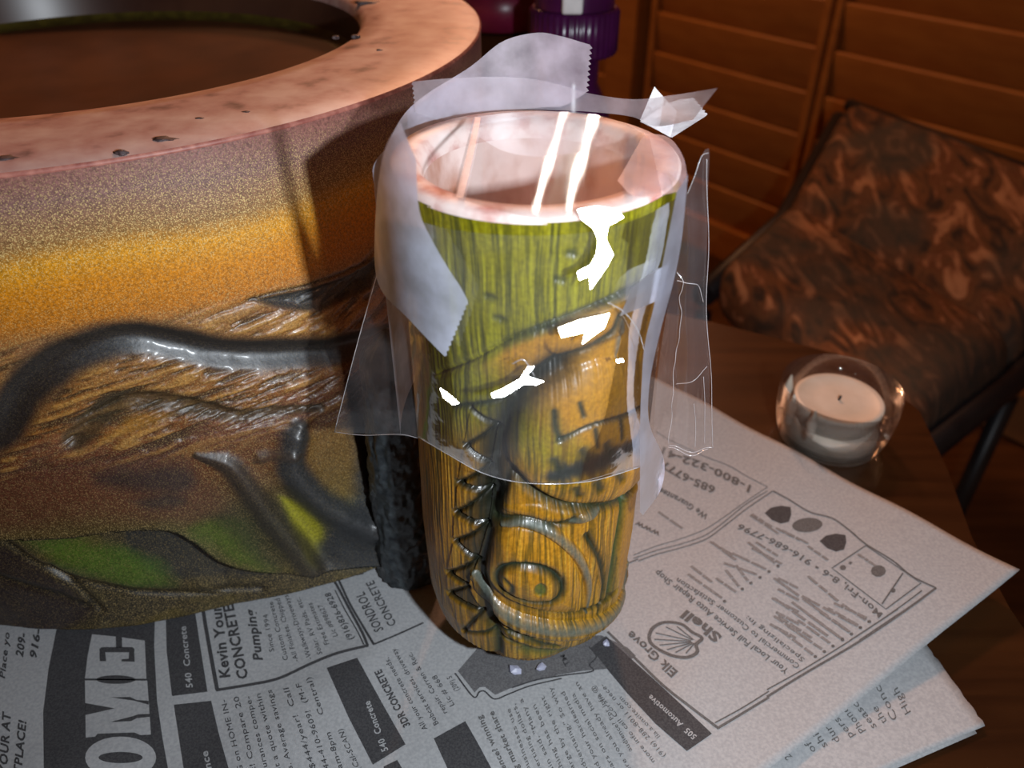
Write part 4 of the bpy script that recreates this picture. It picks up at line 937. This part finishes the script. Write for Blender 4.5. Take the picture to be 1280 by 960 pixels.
# torn bits of clear tape under the chin
for k, (px, py, s, lb) in enumerate(((645, 840, .0030, 'crumpled clear tape bit under the left of the tumbler foot'), (676, 836, .0026, 'tiny clear shard at the middle of the tumbler foot'), (757, 806, .0020, 'tiny white chip right of the tumbler foot'))):
    q = on_h(px, py); bm = bmesh.new(); bmesh.ops.create_icosphere(bm, subdivisions=1, radius=s)
    for v in bm.verts: v.co = v.co*random.uniform(.5, 1.1); v.co.z = v.co.z*.45
    zmin = min(v.co.z for v in bm.verts); 
    for v in bm.verts: v.co.z -= zmin
    o = obj('tape_scrap', bm, M['frost2']); o.location = (q[0], q[1], q[2]+.0003); tag(o, lb, 'tape')

# ================================================================= BACKGROUND THINGS
# plum bottle behind the tumbler
bp_ = on_plane(716, 60, (0, .52, 0), np.array([0, 1, 0])); bx, by, bz = map(float, bp_)
bt = empty('bottle', (bx, by, -.0035), 'dark purple plastic bottle with ribbed cap behind the tumbler', 'bottle')
cz = bz+.0035; rc = .0255
bm = bmesh.new(); r = bm_lathe(bm, [(.026, 0), (.030, .004), (.030, cz-.06), (.024, cz-.035), (.0165, cz-.02), (.0165, cz+.002)], 64); bm.faces.new(r[0][::-1]); bm.faces.new(r[-1]); o = obj('bottle_body', bm, M['plum'], bt)
bm = bmesh.new(); r = bm_lathe(bm, [(rc, cz-.002), (rc+.001, cz), (rc+.001, cz+.022), (rc-.001, cz+.024)], 160, rib=lambda a, z: .035*max(0, math.cos(a*40))); bm.faces.new(r[0][::-1]); bm.faces.new(r[-1]); obj('ribbed_skirt', bm, M['plum'], bt)
bm = bmesh.new(); r = bm_lathe(bm, [(rc-.0015, cz+.0242), (rc-.0015, cz+.046), (rc-.006, cz+.050)], 64); bm.faces.new(r[-1]); obj('cap', bm, M['plum'], bt)
bm = bmesh.new(); bm_box(bm, (-.003, -rc+.0010, cz+.034), (.012, .004, .020)); bevel(bm, .0015); obj('nozzle', bm, M['label_white'], bt)
# magenta lid further left
q = on_plane(628, 8, (0, .60, 0), np.array([0, 1, 0])); mz = float(q[2])
lid = empty('jar', (float(q[0]), .60, -.0035), 'magenta lidded jar behind the bowl rim', 'jar')
M['amber'] = mat('amber_glass', (.03, .01, .004), .15); add_noise(M['amber'], (.025, .009, .003), (.04, .014, .005), (1, 1, 1), 20)
bm = bmesh.new(); r = bm_lathe(bm, [(.024, 0), (.026, .004), (.026, mz-.01)], 48); bm.faces.new(r[0][::-1]); bm.faces.new(r[-1]); obj('jar_body', bm, M['amber'], lid)
bm = bmesh.new(); r = bm_lathe(bm, [(.0275, mz-.008), (.0275, mz+.012), (.024, mz+.015)], 48); bm.faces.new(r[0][::-1]); bm.faces.new(r[-1]); obj('lid', bm, M['magenta'], lid)
# candle in a glass holder on the table
M['glass'] = film('holder_glass', .012, .03, .02, thru=.5)
gx, gy = .169, .330
ch = empty('candle_holder', (gx, gy, -.0035), 'white candle in a clear glass holder behind the newspaper corner', 'candle')
bm = bmesh.new(); r = bm_lathe(bm, [(.0225, .0005), (.0240, .002), (.0235, .008), (.0190, .012)], 56); bm.faces.new(r[0][::-1]); bm.faces.new(r[-1]); obj('base', bm, M['white_wax'], ch)
bm = bmesh.new(); r = bm_lathe(bm, [(.0185, .0115), (.0200, .014), (.0222, .021), (.0225, .024), (.0215, .0252), (.0195, .0242), (.012, .0236)], 56); bm.faces.new(r[-1]); bm.faces.new(r[0][::-1]); obj('candle', bm, M['white_wax'], ch)
bm = bmesh.new(); bm_tube(bm, [(0, 0, .0232), (.0006, 0, .0262)], .0006, 6); obj('wick', bm, M['black_metal'], ch)
bm = bmesh.new(); r = bm_lathe(bm, [(.0255, .0003), (.0285, .008), (.0300, .018), (.0300, .032), (.0296, .0325), (.0290, .018), (.0275, .009), (.0245, .0025)], 72); bm.faces.new(r[-1]); bm.faces.new(r[0][::-1]); obj('glass_bowl', bm, M['glass'], ch)
bm = bmesh.new()
for a in (2.6, 3.3, 3.9):
    bm_lathe(bm, [(.0020, .012), (.0026, .022), (.0004, .030)], 10, c=(.0255*math.cos(a), .0255*math.sin(a)))
obj('petal', bm, M['white_wax'], ch)
# upholstered chair beyond the table
M['fabric'] = mat('leaf_fabric', (.3, .2, .12), .85)
N, L, bs_ = nodes(M['fabric'])
tc = N.new('ShaderNodeTexCoord'); mp = N.new('ShaderNodeMapping'); mp.inputs['Rotation'].default_value = (0, 0, .75); mp.inputs['Scale'].default_value = (40, 13, 20)
nz = N.new('ShaderNodeTexNoise'); nz.inputs['Scale'].default_value = 1.0; nz.inputs['Detail'].default_value = 5; nz.inputs['Distortion'].default_value = 1.8
cr = N.new('ShaderNodeValToRGB'); els = cr.color_ramp.elements; els[0].position = .36; els[0].color = (.035, .02, .015, 1); els[1].position = .66; els[1].color = (.52, .28, .15, 1)
for p_, c_ in ((.43, (.10, .045, .022)), (.50, (.20, .09, .035)), (.55, (.14, .05, .02)), (.60, (.38, .18, .09))): e = els.new(p_); e.color = (*c_, 1)
n3 = N.new('ShaderNodeTexNoise'); n3.inputs['Scale'].default_value = 6; mx = N.new('ShaderNodeMix'); mx.data_type = 'RGBA'; mr = N.new('ShaderNodeMapRange'); mr.inputs[1].default_value = .50; mr.inputs[2].default_value = .62; mr.inputs[4].default_value = .75
L.new(tc.outputs['Object'], mp.inputs[0]); L.new(mp.outputs[0], nz.inputs[0]); L.new(nz.outputs[0], cr.inputs[0]); L.new(tc.outputs['Object'], n3.inputs[0]); L.new(n3.outputs[0], mr.inputs[0])
L.new(mr.outputs[0], mx.inputs['Factor']); L.new(cr.outputs[0], mx.inputs['A']); mx.inputs['B'].default_value = (.055, .06, .055, 1); L.new(mx.outputs['Result'], bs_.inputs['Base Color'])
CZ = -.20
Bp = on_z(900, 322, CZ); Cp = on_z(1112, 545, CZ); Ap = on_z(1058, 120, -.10); Dp_ = on_z(1420, 255, -.10)
bd = Ap-Bp; bd[2] = 0; be = Dp_-Cp; be[2] = 0
root = (Bp+Cp)/2+bd*.3
chair = empty('upholstered_chair', (float(root[0]), float(root[1]), FZ-.01), 'chair with dark leaf-patterned upholstery and black frame beyond the table', 'chair')
cb = np.array(chair.location)
def cushion(name, t0, z0, t1, z1, th_, bev):
    """padded slab between the B-C edge moved t0 and t1 along the chair"""
    bm = bmesh.new(); P = []
    for dz in (-th_, 0):
        for t, z in ((t0, z0), (t1, z1)):
            for e, dd in ((Bp, bd), (Cp, be)): q = e+dd*t; P.append(bm.verts.new((q[0]-cb[0], q[1]-cb[1], z+dz-cb[2])))
    for f in ((0, 1, 3, 2), (4, 6, 7, 5), (0, 4, 5, 1), (2, 3, 7, 6), (0, 2, 6, 4), (1, 5, 7, 3)): bm.faces.new([P[k] for k in f])
    bmesh.ops.recalc_face_normals(bm, faces=bm.faces[:]); bevel(bm, bev, 6); o = obj(name, bm, M['fabric'], chair); smooth(o.data); return o
cushion('seat', 0, CZ, .60, CZ, .09, .035)
cushion('backrest', .56, CZ-.01, 1.03, -.095, .07, .03)
def rail(name, pts, r): bm = bmesh.new(); bm_tube(bm, [tuple(np.array(p)-cb) for p in pts], r, 10); obj(name, bm, M['black_metal'], chair)
for e, sg, bd in ((Bp, -1, bd), (Cp, 1, be)):
    cdr = (Cp-Bp)/np.linalg.norm(Cp-Bp)*.010*sg
    a0 = e+cdr-bd*.06; a1 = e+cdr+bd*.6; a2 = e+cdr+bd*1.05
    rail('side_rail', [(a0[0], a0[1], CZ-.05), (a1[0], a1[1], CZ-.05), (a2[0], a2[1], -.145)], .016)
    for p in (a0+bd*.03, a1): rail('leg', [(p[0], p[1], CZ-.08), (p[0], p[1], FZ-.01)], .011)
p = Bp+(Ap-Bp)*1.06; q = Cp+(Dp_-Cp)*1.06
rail('top_rail', [(p[0], p[1], -.12), (q[0], q[1], -.12)], .010)
